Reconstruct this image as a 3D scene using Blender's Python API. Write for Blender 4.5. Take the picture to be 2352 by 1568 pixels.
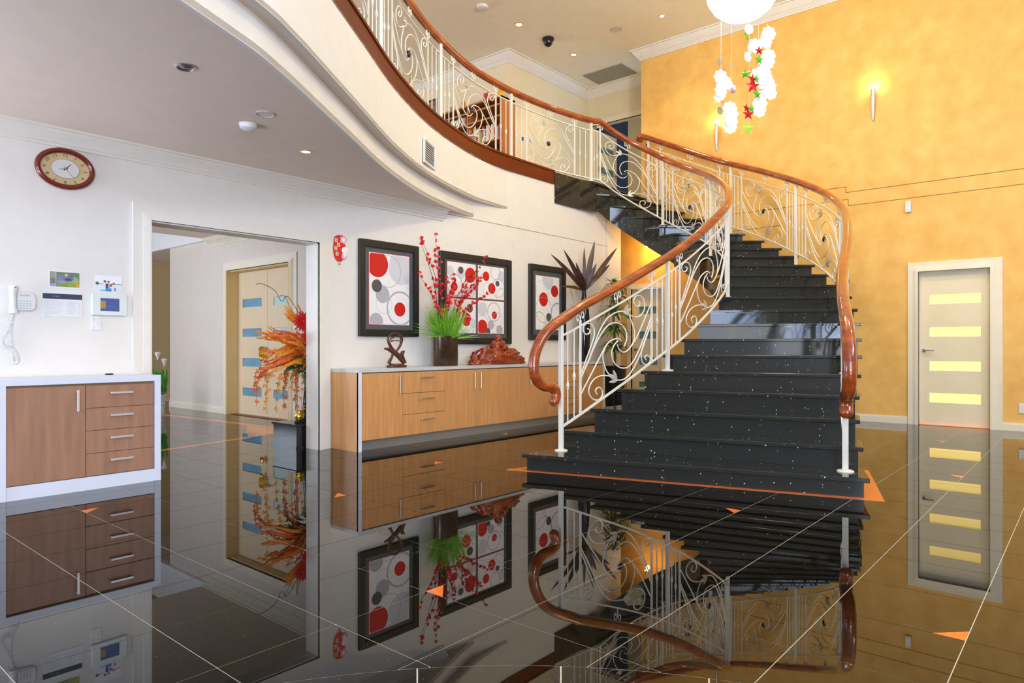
import bpy, bmesh, math, random
from mathutils import Vector, Matrix, noise
random.seed(7)
PI = math.pi
sc = bpy.context.scene
for o in list(bpy.data.objects):
    bpy.data.objects.remove(o)
C = sc.collection

# ---------------------------------------------------------------- camera
TH = math.radians(40.5)
cam_d = bpy.data.cameras.new('camera')
cam_d.lens = 24.0; cam_d.sensor_width = 36.0
cam_d.shift_y = 10.0 / 2352.0
cam_d.clip_start = 0.05
cam = bpy.data.objects.new('camera', cam_d); C.objects.link(cam)
cam.location = (0, 0, 1.05)
cam.rotation_euler = (PI / 2, 0, TH - PI / 2)
sc.camera = cam

# ---------------------------------------------------------------- world, daylight, exposure
sc.view_settings.view_transform = 'Standard'
sc.view_settings.look = 'None'
sc.view_settings.gamma = 1.0
sc.view_settings.use_curve_mapping = False
sc.view_settings.exposure = 0.1
w = bpy.data.worlds.new('world'); sc.world = w; w.use_nodes = True
wb = w.node_tree.nodes['Background']
wb.inputs[0].default_value = (0.62, 0.78, 1.0, 1); wb.inputs[1].default_value = 1.2

def light(name, kind, loc, power, color, rot=None, size=None, size_y=None, radius=None, spot=None, blend=0.6):
    d = bpy.data.lights.new(name, kind)
    d.energy = power; d.color = color
    if kind == 'AREA':
        d.shape = 'RECTANGLE'; d.size = size; d.size_y = size_y or size
    if radius is not None and kind in ('POINT', 'SPOT'):
        d.shadow_soft_size = radius
    if kind == 'SPOT':
        d.spot_size = math.radians(spot); d.spot_blend = blend
    o = bpy.data.objects.new(name, d); C.objects.link(o)
    o.location = loc
    if rot: o.rotation_euler = rot
    return o

# daylight entering through the windows behind the photographer and in the entrance hall
light('daylight_side_window', 'AREA', (-2.7, -4.9, 2.6), 415, (0.55, 0.70, 1.0), (PI / 2, 0, -.14), 3.0, 4.2)
light('daylight_back_window', 'AREA', (-4.4, -3.3, 2.6), 130, (0.92, 0.95, 1.0), (PI / 2, 0, -PI / 2), 2.6, 4.2)
# added light that cools the balcony fascia, at a made-up high window
light('added_fascia_light', 'AREA', (5.4, -4.9, 5.1), 200, (0.66, 0.77, 1.0), (PI / 2, 0, 0.1), 4.0, 1.4)
# added light for the high ceiling, at a made-up upper floor window
light('added_high_ceiling_light', 'AREA', (3.0, 13.9, 4.9), 260, (0.92, 0.95, 1.0), (PI / 2 + math.radians(12), 0, PI), 5.0, 1.8)
# added light for the low ceiling, at made-up glazed doors under the balcony
light('added_low_ceiling_light', 'AREA', (-2.05, 5.3, 1.25), 125, (0.72, 0.80, 1.0), (PI / 2 + math.radians(30), 0, -PI / 2), 1.05, 2.1)
# added upward light for the ceilings, as if off a sunlit terrace
light('added_upward_bounce', 'AREA', (-2.7, -4.8, 0.75), 340, (0.94, 0.93, 0.96), (PI / 2 + math.radians(50), 0, -.2), 3.0, 0.7)
light('daylight_entrance', 'AREA', (0.78, 10.6, 1.9), 165, (0.78, 0.86, 1.0), (PI / 2, 0, -PI / 2), 3.2, 2.7)

# ---------------------------------------------------------------- mesh builder
class MB:
    def __init__(s): s.v = []; s.f = []
    def add(s, vs, fs):
        n = len(s.v); s.v += [tuple(v) for v in vs]; s.f += [tuple(i + n for i in f) for f in fs]; return s
    def box(s, x0, x1, y0, y1, z0, z1):
        if x0 > x1: x0, x1 = x1, x0
        if y0 > y1: y0, y1 = y1, y0
        if z0 > z1: z0, z1 = z1, z0
        return s.add([(x0,y0,z0),(x1,y0,z0),(x1,y1,z0),(x0,y1,z0),(x0,y0,z1),(x1,y0,z1),(x1,y1,z1),(x0,y1,z1)],
                     [(0,3,2,1),(4,5,6,7),(0,1,5,4),(1,2,6,5),(2,3,7,6),(3,0,4,7)])
    def prism(s, poly, z0, z1):
        n = len(poly)
        a = sum(poly[i][0]*poly[(i+1)%n][1]-poly[(i+1)%n][0]*poly[i][1] for i in range(n))
        if a < 0: poly = poly[::-1]
        vs = [(x, y, z0) for x, y in poly] + [(x, y, z1) for x, y in poly]
        fs = [tuple(range(n-1, -1, -1)), tuple(range(n, 2*n))]
        fs += [(i, (i+1) % n, n+(i+1) % n, n+i) for i in range(n)]
        return s.add(vs, fs)
    def slab(s, poly, d0, d1):
        # polygon in local x,z extruded along local y from d0 to d1
        b = MB().prism(poly, d0, d1)
        return s.add([(x, z, y) for x, y, z in b.v], [f[::-1] for f in b.f])
    def ribbon(s, pts, z0, z1, th, zf=None):
        # vertical wall following a plan curve, thickness th to its left side
        n = len(pts); L = offset(pts, th); vs = []; fs = []
        for i in range(n):
            a, b = (z0, z1) if zf is None else zf(i)
            vs += [(pts[i][0], pts[i][1], a), (pts[i][0], pts[i][1], b), (L[i][0], L[i][1], a), (L[i][0], L[i][1], b)]
        for i in range(n-1):
            j = 4*i; k = j+4
            fs += [(j, k, k+1, j+1), (j+2, j+3, k+3, k+2), (j+1, k+1, k+3, j+3), (j, j+2, k+2, k)]
        fs += [(0, 1, 3, 2), (4*n-4, 4*n-2, 4*n-1, 4*n-3)]
        return s.add(vs, fs)
    def tube(s, pts, r, n=8, flat=None, cap=True, closed=False):
        pts = [Vector(p) for p in pts]; m = len(pts)
        rs = r if isinstance(r, (list, tuple)) else [r]*m
        vs = []; fs = []; up = None
        for i in range(m):
            if closed: t = pts[(i+1) % m]-pts[i-1]
            else: t = pts[min(i+1, m-1)]-pts[max(i-1, 0)]
            if t.length < 1e-9: t = Vector((0, 0, 1))
            t.normalize()
            if up is None:
                up = Vector((0, 0, 1)) if abs(t.z) < .9 else Vector((1, 0, 0))
            sd = t.cross(up)
            if sd.length < 1e-6: sd = t.orthogonal()
            sd.normalize(); up = sd.cross(t).normalized()
            for k in range(n):
                a = 2*PI*(k+.5)/n
                fx = flat if flat else 1.0
                vs.append(pts[i]+sd*math.cos(a)*rs[i]*fx+up*math.sin(a)*rs[i])
        for i in range(m if closed else m-1):
            for k in range(n):
                a = i*n+k; b = i*n+(k+1) % n; j = (i+1) % m
                fs.append((a, b, j*n+(k+1) % n, j*n+k))
        if cap and not closed:
            fs.append(tuple(range(n-1, -1, -1))); fs.append(tuple(range((m-1)*n, m*n)))
        return s.add(vs, fs)
    def lathe(s, prof, n=24, c=(0, 0, 0), sx=1, sy=1, cap=True):
        vs = []; fs = []; m = len(prof)
        for r, z in prof:
            for k in range(n):
                a = 2*PI*k/n
                vs.append((c[0]+sx*r*math.cos(a), c[1]+sy*r*math.sin(a), c[2]+z))
        for i in range(m-1):
            for k in range(n):
                fs.append((i*n+k, i*n+(k+1) % n, (i+1)*n+(k+1) % n, (i+1)*n+k))
        if cap:
            fs.append(tuple(range(n-1, -1, -1))); fs.append(tuple(range((m-1)*n, m*n)))
        return s.add(vs, fs)
    def ball(s, c, r, nu=12, nv=8):
        if not isinstance(r, (tuple, list)): r = (r, r, r)
        vs = [(c[0], c[1], c[2]-r[2])]; fs = []
        for j in range(1, nv):
            b = -PI/2+PI*j/nv
            for i in range(nu):
                a = 2*PI*i/nu
                vs.append((c[0]+r[0]*math.cos(b)*math.cos(a), c[1]+r[1]*math.cos(b)*math.sin(a), c[2]+r[2]*math.sin(b)))
        vs.append((c[0], c[1], c[2]+r[2])); T = len(vs)-1
        for i in range(nu):
            fs.append((0, 1+(i+1) % nu, 1+i)); fs.append((T, T-nu+i, T-nu+(i+1) % nu))
        for j in range(nv-2):
            for i in range(nu):
                a = 1+j*nu; fs.append((a+i, a+(i+1) % nu, a+nu+(i+1) % nu, a+nu+i))
        return s.add(vs, fs)
    def leaf(s, base, tip, width, normal, bend=0.0, seg=6, fold=0.12, th=0.0):
        base = Vector(base); tip = Vector(tip); ax = tip-base; L = ax.length; t = ax.normalized()
        nn = Vector(normal); nn = nn-t*nn.dot(t)
        if nn.length < 1e-6: nn = t.orthogonal()
        nn.normalize(); sd = t.cross(nn)
        vs = []; fs = []
        for i in range(seg+1):
            u = i/seg; wd = width*.5*(math.sin(PI*min(1, u*.96+.04))**.8)
            c = base+ax*u+nn*(bend*4*u*(1-u) if bend >= 0 else bend*u*u)
            vs += [c-sd*wd+nn*wd*fold, c, c+sd*wd+nn*wd*fold]
        for i in range(seg):
            a = 3*i; fs += [(a, a+1, a+4, a+3), (a+1, a+2, a+5, a+4)]
        return s.add(vs, fs)
    def join(s, o, M=None):
        vs = o.v if M is None else [tuple(M @ Vector(v)) for v in o.v]
        return s.add(vs, o.f)

def offset(pts, d):
    out = []
    for i in range(len(pts)):
        a = Vector(pts[max(i-1, 0)][:2]); b = Vector(pts[min(i+1, len(pts)-1)][:2])
        t = (b-a).normalized(); out.append((pts[i][0]-t.y*d, pts[i][1]+t.x*d))
    return out

def catmull(P, per=8):
    P = [Vector(p) for p in P]; out = []
    for i in range(len(P)-1):
        p0 = P[i-1] if i > 0 else P[i]*2-P[i+1]
        p1, p2 = P[i], P[i+1]
        p3 = P[i+2] if i+2 < len(P) else P[i+1]*2-P[i]
        for k in range(per):
            t = k/per
            out.append(.5*((2*p1)+(p2-p0)*t+(2*p0-5*p1+4*p2-p3)*t*t+(3*p1-p0-3*p2+p3)*t*t*t))
    out.append(P[-1]); return out

ROOT = {}
def obj(name, mb, mat, parent=None, loc=(0, 0, 0), rz=0, bevel=0, smooth=None, seg=1):
    me = bpy.data.meshes.new(name)
    me.from_pydata([tuple(v) for v in mb.v], [], mb.f)
    if bevel:
        bm = bmesh.new(); bm.from_mesh(me)
        bmesh.ops.remove_doubles(bm, verts=bm.verts, dist=1e-6)
        bmesh.ops.bevel(bm, geom=list(bm.edges), offset=bevel, segments=seg, affect='EDGES', profile=.5, clamp_overlap=True)
        bm.to_mesh(me); bm.free()
    me.update()
    if smooth is not None:
        me.polygons.foreach_set('use_smooth', [True]*len(me.polygons))
        me.set_sharp_from_angle(angle=math.radians(smooth))
    me.materials.append(mat)
    o = bpy.data.objects.new(name, me); C.objects.link(o)
    if parent: o.parent = parent
    o.location = loc; o.rotation_euler = (0, 0, rz)
    return o
def inst(src, parent=None, loc=(0, 0, 0), rz=0, rot=None, scale=None):
    o = src.copy(); C.objects.link(o); o.parent = parent; o.location = loc
    o.rotation_euler = rot if rot else (0, 0, rz)
    if scale: o.scale = scale
    return o
def tag(o, label=None, cat=None, group=None, kind=None):
    if label: o['label'] = label
    if cat: o['category'] = cat
    if group: o['group'] = group
    if kind: o['kind'] = kind
    return o
def thing(name, label, cat, loc=(0, 0, 0), rz=0, group=None):
    o = bpy.data.objects.new(name, None); C.objects.link(o)
    o.empty_display_size = .1
    o.location = loc; o.rotation_euler = (0, 0, rz)
    return tag(o, label, cat, group)
def struct(name, mb, mat, parent=None, **k):
    o = obj(name, mb, mat, parent, **k)
    if parent is None: o['kind'] = 'structure'
    return o
def sempty(name, loc=(0, 0, 0), rz=0):
    o = bpy.data.objects.new(name, None); C.objects.link(o); o.location = loc; o.rotation_euler = (0, 0, rz)
    o['kind'] = 'structure'; return o
def text_mb(s, size, extrude=.0008, align='CENTER'):
    cu = bpy.data.curves.new('t', 'FONT'); cu.body = s; cu.size = size; cu.extrude = extrude
    cu.align_x = align; cu.align_y = 'CENTER'; cu.resolution_u = 3
    o = bpy.data.objects.new('t', cu); C.objects.link(o)
    dg = bpy.context.evaluated_depsgraph_get()
    me = bpy.data.meshes.new_from_object(o.evaluated_get(dg))
    b = MB(); b.add([tuple(v.co) for v in me.vertices], [tuple(p.vertices) for p in me.polygons])
    bpy.data.objects.remove(o); bpy.data.curves.remove(cu); bpy.data.meshes.remove(me)
    return b
STAND = Matrix(((1, 0, 0, 0), (0, 0, -1, 0), (0, 1, 0, 0), (0, 0, 0, 1)))   # xy plane stood up to face -y

# ---------------------------------------------------------------- materials
MATS = {}
def mat(name, color, rough=.5, metal=0., spec=.5, ior=1.5, coat=0., emit=None, estr=0., var=0., vscale=6., stretch=(1, 1, 1), bump=0., bscale=60., trans=0., alpha=None, color2=None, sheen=0.):
    if name in MATS: return MATS[name]
    m = bpy.data.materials.new(name); m.use_nodes = True
    nt = m.node_tree; b = nt.nodes['Principled BSDF']
    c = (*color, 1)
    b.inputs['Base Color'].default_value = c
    b.inputs['Roughness'].default_value = rough
    b.inputs['Metallic'].default_value = metal
    b.inputs['Specular IOR Level'].default_value = spec
    b.inputs['IOR'].default_value = ior
    b.inputs['Coat Weight'].default_value = coat
    b.inputs['Coat Roughness'].default_value = .05
    b.inputs['Transmission Weight'].default_value = trans
    if emit:
        b.inputs['Emission Color'].default_value = (*emit, 1); b.inputs['Emission Strength'].default_value = estr
    tc = nt.nodes.new('ShaderNodeTexCoord'); mp = nt.nodes.new('ShaderNodeMapping')
    nt.links.new(tc.outputs['Object'], mp.inputs[0]); mp.inputs['Scale'].default_value = stretch
    no = nt.nodes.new('ShaderNodeTexNoise'); no.inputs['Scale'].default_value = vscale; no.inputs['Detail'].default_value = 5
    nt.links.new(mp.outputs[0], no.inputs[0])
    mx = nt.nodes.new('ShaderNodeMix'); mx.data_type = 'RGBA'
    rp = nt.nodes.new('ShaderNodeMapRange'); rp.inputs[1].default_value = .32; rp.inputs[2].default_value = .68
    nt.links.new(no.outputs[0], rp.inputs[0]); nt.links.new(rp.outputs[0], mx.inputs[0])
    k = var if var else .02
    c2 = color2 if color2 else tuple(min(1, x*(1+k)) for x in color)
    mx.inputs[6].default_value = (*[x*(1-k) if not color2 else x for x in color], 1); mx.inputs[7].default_value = (*c2, 1)
    nt.links.new(mx.outputs[2], b.inputs['Base Color'])
    if bump:
        n2 = nt.nodes.new('ShaderNodeTexNoise'); n2.inputs['Scale'].default_value = bscale; n2.inputs['Detail'].default_value = 3
        bp = nt.nodes.new('ShaderNodeBump'); bp.inputs['Strength'].default_value = bump; bp.inputs['Distance'].default_value = .01
        nt.links.new(mp.outputs[0], n2.inputs[0]); nt.links.new(n2.outputs[0], bp.inputs['Height']); nt.links.new(bp.outputs[0], b.inputs['Normal'])
    MATS[name] = m; return m

def speck(name, base, base2, spk, thr, scale, rough, ior, coat=0.0, frac=.5, spec=.5, estr=0):
    m = bpy.data.materials.new(name); m.use_nodes = True; nt = m.node_tree; b = nt.nodes['Principled BSDF']
    N = nt.nodes.new; L = nt.links.new
    tc = N('ShaderNodeTexCoord'); geo = N('ShaderNodeNewGeometry')
    vo = N('ShaderNodeTexVoronoi'); vo.inputs['Scale'].default_value = scale; L(geo.outputs['Position'], vo.inputs[0])
    lt = N('ShaderNodeMath'); lt.operation = 'LESS_THAN'; lt.inputs[1].default_value = thr; L(vo.outputs['Distance'], lt.inputs[0])
    sx = N('ShaderNodeSeparateColor'); L(vo.outputs['Color'], sx.inputs[0])
    gt = N('ShaderNodeMath'); gt.operation = 'LESS_THAN'; gt.inputs[1].default_value = frac; L(sx.outputs[0], gt.inputs[0])
    mu = N('ShaderNodeMath'); mu.operation = 'MULTIPLY'; L(lt.outputs[0], mu.inputs[0]); L(gt.outputs[0], mu.inputs[1])
    br = N('ShaderNodeMath'); br.operation = 'POWER'; br.inputs[1].default_value = 2.0; L(sx.outputs[1], br.inputs[0])
    m2 = N('ShaderNodeMath'); m2.operation = 'MULTIPLY'; L(mu.outputs[0], m2.inputs[0]); L(br.outputs[0], m2.inputs[1])
    no = N('ShaderNodeTexNoise'); no.inputs['Scale'].default_value = 140; no.inputs['Detail'].default_value = 2; L(geo.outputs['Position'], no.inputs[0])
    a = N('ShaderNodeMix'); a.data_type = 'RGBA'; a.inputs[6].default_value = (*base, 1); a.inputs[7].default_value = (*base2, 1); L(no.outputs[0], a.inputs[0])
    c = N('ShaderNodeMix'); c.data_type = 'RGBA'; c.inputs[7].default_value = (*spk, 1); L(a.outputs[2], c.inputs[6]); L(m2.outputs[0], c.inputs[0])
    L(c.outputs[2], b.inputs['Base Color'])
    b.inputs['Roughness'].default_value = rough; b.inputs['IOR'].default_value = ior; b.inputs['Specular IOR Level'].default_value = spec
    MATS[name] = m; return m

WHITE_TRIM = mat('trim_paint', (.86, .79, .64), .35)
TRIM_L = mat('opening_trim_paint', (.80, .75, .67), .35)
DOORT = mat('tan_door_paint', (.80, .63, .42), .4)
WALL = mat('cream_wall_paint', (.79, .755, .705), .6, bump=.04, bscale=180)
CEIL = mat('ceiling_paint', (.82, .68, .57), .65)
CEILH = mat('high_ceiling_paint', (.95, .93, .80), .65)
WALLU = mat('upper_wall_paint', (.82, .72, .50), .6)
BULK = WALL
FOYW = mat('foyer_wall_paint', (.76, .67, .59), .6)
SPONGE = mat('sponged_ochre_plaster', (.82, .45, .105), .55, color2=(.92, .57, .165), vscale=4.5, bump=.05, bscale=70)
REDWOOD = mat('red_stained_fascia', (.135, .017, .002), .32, var=.18, vscale=3, stretch=(.6, .6, 6), coat=.0, spec=.25)
RAILWOOD = mat('varnished_redwood', (.22, .028, .004), .14, color2=(.44, .085, .009), vscale=3, stretch=(1.5, 1.5, 6), coat=.9)
IRON = mat('cream_painted_iron', (.80, .77, .68), .35)
LEAFIRON = mat('antique_silver_iron', (.62, .60, .52), .4, metal=.3)
ROSETTE = mat('dark_rosette', (.018, .022, .03), .25)
GRAN = speck('black_sparkle_granite', (.010, .012, .012), (.026, .030, .027), (1, 1, .95), .17, 36, .075, 1.5, frac=.27)
FLOORM = speck('polished_brown_granite', (.003, .0024, .0013), (.008, .0064, .0036), (.14, .115, .07), .17, 75, .012, 1.44, frac=.22)
GROUT = mat('pale_grout', (.72, .67, .56), .5)
ORANGE = mat('orange_inlay_stone', (.85, .20, .035), .1, ior=1.5, var=.12, vscale=40)
OAK = mat('oak_veneer', (.62, .29, .10), .35, color2=(.73, .365, .14), vscale=5, stretch=(6, 6, .5))
OAKL = mat('oak_veneer_blue_daylight', (.32, .165, .10), .35, color2=(.40, .215, .135), vscale=5, stretch=(6, 6, .5))  # oak with the blue daylight on the left cabinet mixed into its colour
LAMW = mat('white_laminate', (.80, .80, .80), .35)
CABW = mat('white_laminate_blue_daylight', (.72, .75, .86), .35)  # white laminate tinted blue for the daylight falling on it
GREYL = mat('grey_laminate_top', (.62, .62, .63), .3)
KICK = mat('steel_kickboard', (.36, .36, .36), .3, metal=.5)
STEEL = mat('brushed_steel', (.62, .61, .60), .28, metal=.9)
BLACKG = mat('gloss_black', (.012, .012, .013), .12)
BLACKM = mat('satin_black', (.018, .018, .017), .35)
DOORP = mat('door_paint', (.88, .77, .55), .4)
# ---------------------------------------------------------------- key dimensions
YA = 5.98; XB = 10.45; CEZ = 6.15; UF = 3.584; LC = 2.68; LEDGE = 2.88
def z_tread(k): return .14+.164*(k-1)
L_ = {1:(4.42,3.67),2:(4.87,3.61),3:(5.30,3.575),4:(5.72,3.54),5:(6.10,3.50),6:(6.43,3.43),7:(6.72,3.37),8:(6.99,3.33),9:(7.26,3.31),10:(7.55,3.33),
      11:(7.85,3.42),12:(8.16,3.56),13:(8.47,3.75),14:(8.77,3.99),15:(9.05,4.27),16:(9.30,4.58),17:(9.49,4.90),18:(9.56,5.18),19:(9.50,5.42),20:(9.34,5.62),21:(9.11,5.77),22:(8.87,5.87)}
R_ = {1:(5.14,1.17),2:(5.48,1.29),3:(5.84,1.40),4:(6.20,1.49),5:(6.58,1.57),6:(6.96,1.65),7:(7.33,1.74),8:(7.70,1.84),9:(8.09,1.96),10:(8.45,2.11),
      11:(8.77,2.29),12:(9.06,2.51),13:(9.33,2.77),14:(9.58,3.06),15:(9.84,3.37),16:(10.06,3.70),17:(10.25,4.06),18:(10.38,4.43),19:(10.43,4.79),20:(10.43,5.15),21:(10.43,5.51),22:(10.43,5.87)}
EDGE = [(v.x, v.y) for v in catmull([(p[0], p[1], 0) for p in [(-4.4,2.62),(-2.5,2.66),(-1,2.72),(0,2.80),(1.0,3.0),(1.87,3.38),(2.27,3.62),(2.70,3.92),(3.28,4.33),(4.09,4.90),(5.0,5.42),(5.92,5.79),(6.45,5.92),(6.95,5.985),(7.2,6.0)]], 6)]
# ---------------------------------------------------------------- floor
floor = struct('floor', MB().box(-4.5, XB+1.6, -5, 14.2, -.06, -.0012), GROUT)
T = .457; GX = 2.44; GY = .35; MR = 2.245
c_, s_ = math.cos(TH), math.sin(TH)
def projpx(x, y, z):
    d = x*c_+y*s_
    if d < .3: return None
    return 1176+1568*(x*s_-y*c_)/d, 794-1568*(z-1.05)/d
g = .0017
full_me = obj('tile', MB().box(g, T-g, g, T-g, -.0035, 0), FLOORM, floor); proto_used = False
tiles = []; rest = MB()
def cut_tile(x, y):
    # square tile trimmed by the round medallion
    sq = []; n = 30
    for (ax, ay), (bx, by) in (((x+g, y+g), (x+T-g, y+g)), ((x+T-g, y+g), (x+T-g, y+T-g)), ((x+T-g, y+T-g), (x+g, y+T-g)), ((x+g, y+T-g), (x+g, y+g))):
        for i in range(n): sq.append((ax+(bx-ax)*i/n, ay+(by-ay)*i/n))
    R = MR+g; ins = [math.hypot(*p) < R for p in sq]
    if all(ins): return None
    if not any(ins): return 'full'
    st = next(i for i in range(len(sq)) if ins[i-1] and not ins[i])
    run = []
    i = st
    while not ins[i % len(sq)] and len(run) < len(sq): run.append(sq[i % len(sq)]); i += 1
    a0 = math.atan2(run[-1][1], run[-1][0]); a1 = math.atan2(run[0][1], run[0][0])
    if a1-a0 > PI: a1 -= 2*PI
    if a0-a1 > PI: a1 += 2*PI
    arc = [(R*math.cos(a0+(a1-a0)*q/8), R*math.sin(a0+(a1-a0)*q/8)) for q in range(9)]
    keep = [p for m_, p in enumerate(run) if (st+m_) % n == 0 or m_ in (0, len(run)-1)]
    return keep+arc
ix0 = math.floor((-4.4-GX)/T); ix1 = math.ceil((XB-GX)/T); iy0 = math.floor((-4.9-GY)/T); iy1 = math.ceil((13.9-GY)/T)
for i in range(ix0, ix1+1):
    for j in range(iy0, iy1+1):
        x = GX+i*T; y = GY+j*T
        if y > YA-.1 and not (.5 < x < 5.3): continue
        if x+T < -4.3: continue
        q = cut_tile(x, y)
        if q is None: continue
        pp = [projpx(a, b, 0) for a in (x, x+T) for b in (y, y+T)]
        vis = all(p is not None for p in pp) and max(p[0] for p in pp) > 0 and min(p[0] for p in pp) < 2352 and min(p[1] for p in pp) < 1568 and (y < YA or 345 < pp[0][0] < 715)
        # tiles wholly under the stair are not in view
        d = math.hypot(x+T/2, y+T/2)
        tiles.append((0 if vis else 1, d, x, y, q))
tiles.sort(key=lambda t: t[:2]); cnt = 0
for v, d, x, y, q in tiles:
    if v == 0 and cnt < 296 and not (5.7 < x < 9.5 and 1.9 < y < 2.9):
        cnt += 1
        if q == 'full':
            if not proto_used: full_me.location = (x, y, 0); proto_used = True
            else: inst(full_me, floor, (x, y, 0))
        else: obj('tile', MB().prism(q, -.0035, 0), FLOORM, floor)
    else:
        if q == 'full': rest.box(x+g, x+T-g, y+g, y+T-g, -.0035, 0)
        else: rest.prism(q, -.0035, 0)
tag(obj('tile_field', rest, FLOORM, floor), kind='stuff')
# round medallion under the photographer: a ring of thirty wedge tiles round a disc
for k in range(30):
    a0 = math.radians(12*k+.4); a1 = a0+math.radians(12); e = .0015
    for r0, r1 in ((1.5, MR-g),):
        da = g/r0
        poly = [(r1*math.cos(a0+da+(a1-a0-2*da)*q/6), r1*math.sin(a0+da+(a1-a0-2*da)*q/6)) for q in range(7)]
        poly += [(r0*math.cos(a1-da-(a1-a0-2*da)*q/6), r0*math.sin(a1-da-(a1-a0-2*da)*q/6)) for q in range(7)]
        obj('medallion_tile', MB().prism(poly, -.0035, 0), FLOORM, floor)
obj('medallion_disc', MB().prism([(1.496*math.cos(2*PI*k/60), 1.496*math.sin(2*PI*k/60)) for k in range(60)], -.0035, 0), FLOORM, floor)
# orange triangle inlays set in tile corners
def inlay(cx, cy, sx, sy, s=.1):
    obj('inlay', MB().prism([(cx, cy), (cx+sx*s, cy), (cx, cy+sy*s)], -.0008, .0006), ORANGE, floor)
nx = lambda x: GX+T*round((x-GX)/T)
ny = lambda y: GY+T*round((y-GY)/T)
for x, y, sx, sy in ((2.9,.35,1,1),(2.0,2.18,1,-1),(4.27,1.72,-1,1),(2.95,4.07,-1,1),(1.6,5.0,1,-1),(6.55,.81,-1,1),(8.84,1.26,-1,1),(4.35,4.5,-1,1),(6.1,5.4,1,-1),(8.2,.35,-1,1)):
    inlay(nx(x)+g*sx, ny(y)+g*sy, sx, sy)
def band(pts, w_, name='inlay_band', z=.0006):
    b = MB(); b.prism(list(pts)+offset(list(pts), w_)[::-1], -.003, z); obj(name, b, ORANGE, floor)
band([(5.125, 1.075), (4.36, 3.79)], -.085)
obj('inlay_wedge', MB().prism([(5.125, 1.075), (5.12, 1.30), (5.8, 1.50), (6.3, 1.50), (6.34, 1.455)], -.0008, .0007), ORANGE, floor)
obj('inlay_wedge', MB().prism([(4.36, 3.79), (4.41, 3.72), (5.0, 3.64), (5.0, 3.70)], -.0008, .0007), ORANGE, floor)
band([(4.30, 12.0), (4.52, 9.6), (4.66, 7.60)], .11)
band([(1.2, 6.72), (2.91, 7.09), (3.85, 7.30), (4.66, 7.60)], .09)
obj('inlay_wedge', MB().prism([(4.66, 7.60), (4.0, 7.40), (4.25, 7.9), (4.57, 8.5)], -.0008, .0007), ORANGE, floor)

# ---------------------------------------------------------------- lower walls
OX0, OX1, OZ = 2.36, 3.97, 2.09
wall_left = sempty('wall_left')
for a in ((-4.5, OX0, 0, 2.9), (OX1, 9.36, 0, 2.9), (OX0, OX1, OZ, 2.9), (5.6, 9.36, 2.9, UF-.19)):
    obj('wall_panel', MB().box(a[0], a[1], YA, YA+.16, a[2], a[3]), WALL, wall_left)
obj('groove', MB().box(5.75, 9.36, YA-.0015, YA+.01, 2.648, 2.654), mat('groove_shadow', (.20, .15, .09), .8), wall_left)
obj('pilaster', MB().box(9.36, 9.76, YA-.012, YA+.18, 0, 3.10), WALL, wall_left)
wall_right = sempty('wall_right')
for a in ((-5.0, 5.98, 3.40, CEZ), (-5.0, .95, 0, 3.40), (1.85, 5.58, 0, 3.40), (6.16, 7.6, 0, 3.40), (.95, 1.85, 2.075, 3.40), (5.58, 6.16, 2.075, 3.40)):
    obj('wall_panel', MB().box(XB, XB+.16, a[0], a[1], a[2], a[3]), SPONGE, wall_right)
GRV = mat('groove_brown', (.30, .13, .035), .8)
def groove(p):
    for (y0, z0), (y1, z1) in zip(p, p[1:]):
        obj('groove', MB().box(XB-.0015, XB+.008, min(y0, y1)-.004, max(y0, y1)+.004, min(z0, z1)-.004, max(z0, z1)+.004), GRV, wall_right)
groove([(-4.9, 3.225), (2.69, 3.225), (2.69, 3.305), (3.15, 3.305)])
groove([(-4.9, 3.035), (2.66, 3.035), (2.66, 3.125), (2.9, 3.125), (5.9, 3.125)])
groove([(3.6, 2.86), (5.9, 2.86)])
# hidden sides of the hall, with window openings for the daylight, the high one added
wall_front = sempty('wall_front')
for a in ((-4.5, -4.3, 0, CEZ), (-1.1, 3.3, 0, CEZ), (7.5, XB+.16, 0, CEZ), (3.3, 7.5, 0, 4.3), (3.3, 7.5, 5.9, CEZ), (-4.3, -1.1, 0, .4), (-4.3, -1.1, 4.8, CEZ)):
    obj('wall_panel', MB().box(a[0], a[1], -5.16, -5.0, a[2], a[3]), WALL, wall_front)
wall_back = sempty('wall_back')
for a in ((-5.0, -4.6, 0, CEZ), (-2.0, 14.2, 0, CEZ), (-4.6, -2.0, 0, .4), (-4.6, -2.0, 4.8, CEZ)):
    obj('wall_panel', MB().box(-4.66, -4.5, a[0], a[1], a[2], a[3]), WALL, wall_back)
GLASS = mat('window_glass', (.85, .92, .95), .02, trans=1.0, ior=1.02)
def window(name, loc, rz, wd, z0, z1, nx_):
    e = sempty(name, loc, rz)
    f = MB()
    for x in (0, wd): f.box(x-.04, x+.04, -.05, .05, z0, z1)
    for z in (z0, z1, (z0+z1)*.62): f.box(-.04, wd+.04, -.045, .045, z-.04, z+.04)
    obj('window_frame', f, LAMW, e)
    for k in range(1, nx_): obj('mullion', MB().box(wd*k/nx_-.03, wd*k/nx_+.03, -.045, .045, z0, z1), LAMW, e)
    for k in range(nx_): obj('pane', MB().box(wd*k/nx_+.03, wd*(k+1)/nx_-.03, -.004, .004, z0+.04, z1-.04), GLASS, e)
wall_added_glazing = sempty('wall_added_glazing')  # unseen wall added to hold the glazing of the low ceiling light
for a in ((2.7, 4.7, 0, LC), (5.9, YA, 0, LC), (4.7, 5.9, 2.4, LC)):
    obj('wall_panel', MB().box(-2.36, -2.2, a[0], a[1], a[2], a[3]), WALL, wall_added_glazing)
window('window_added_low', (-2.28, 4.7, 0), PI/2, 1.2, .04, 2.4, 1)  # made-up glazing in front of the low ceiling light
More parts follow.
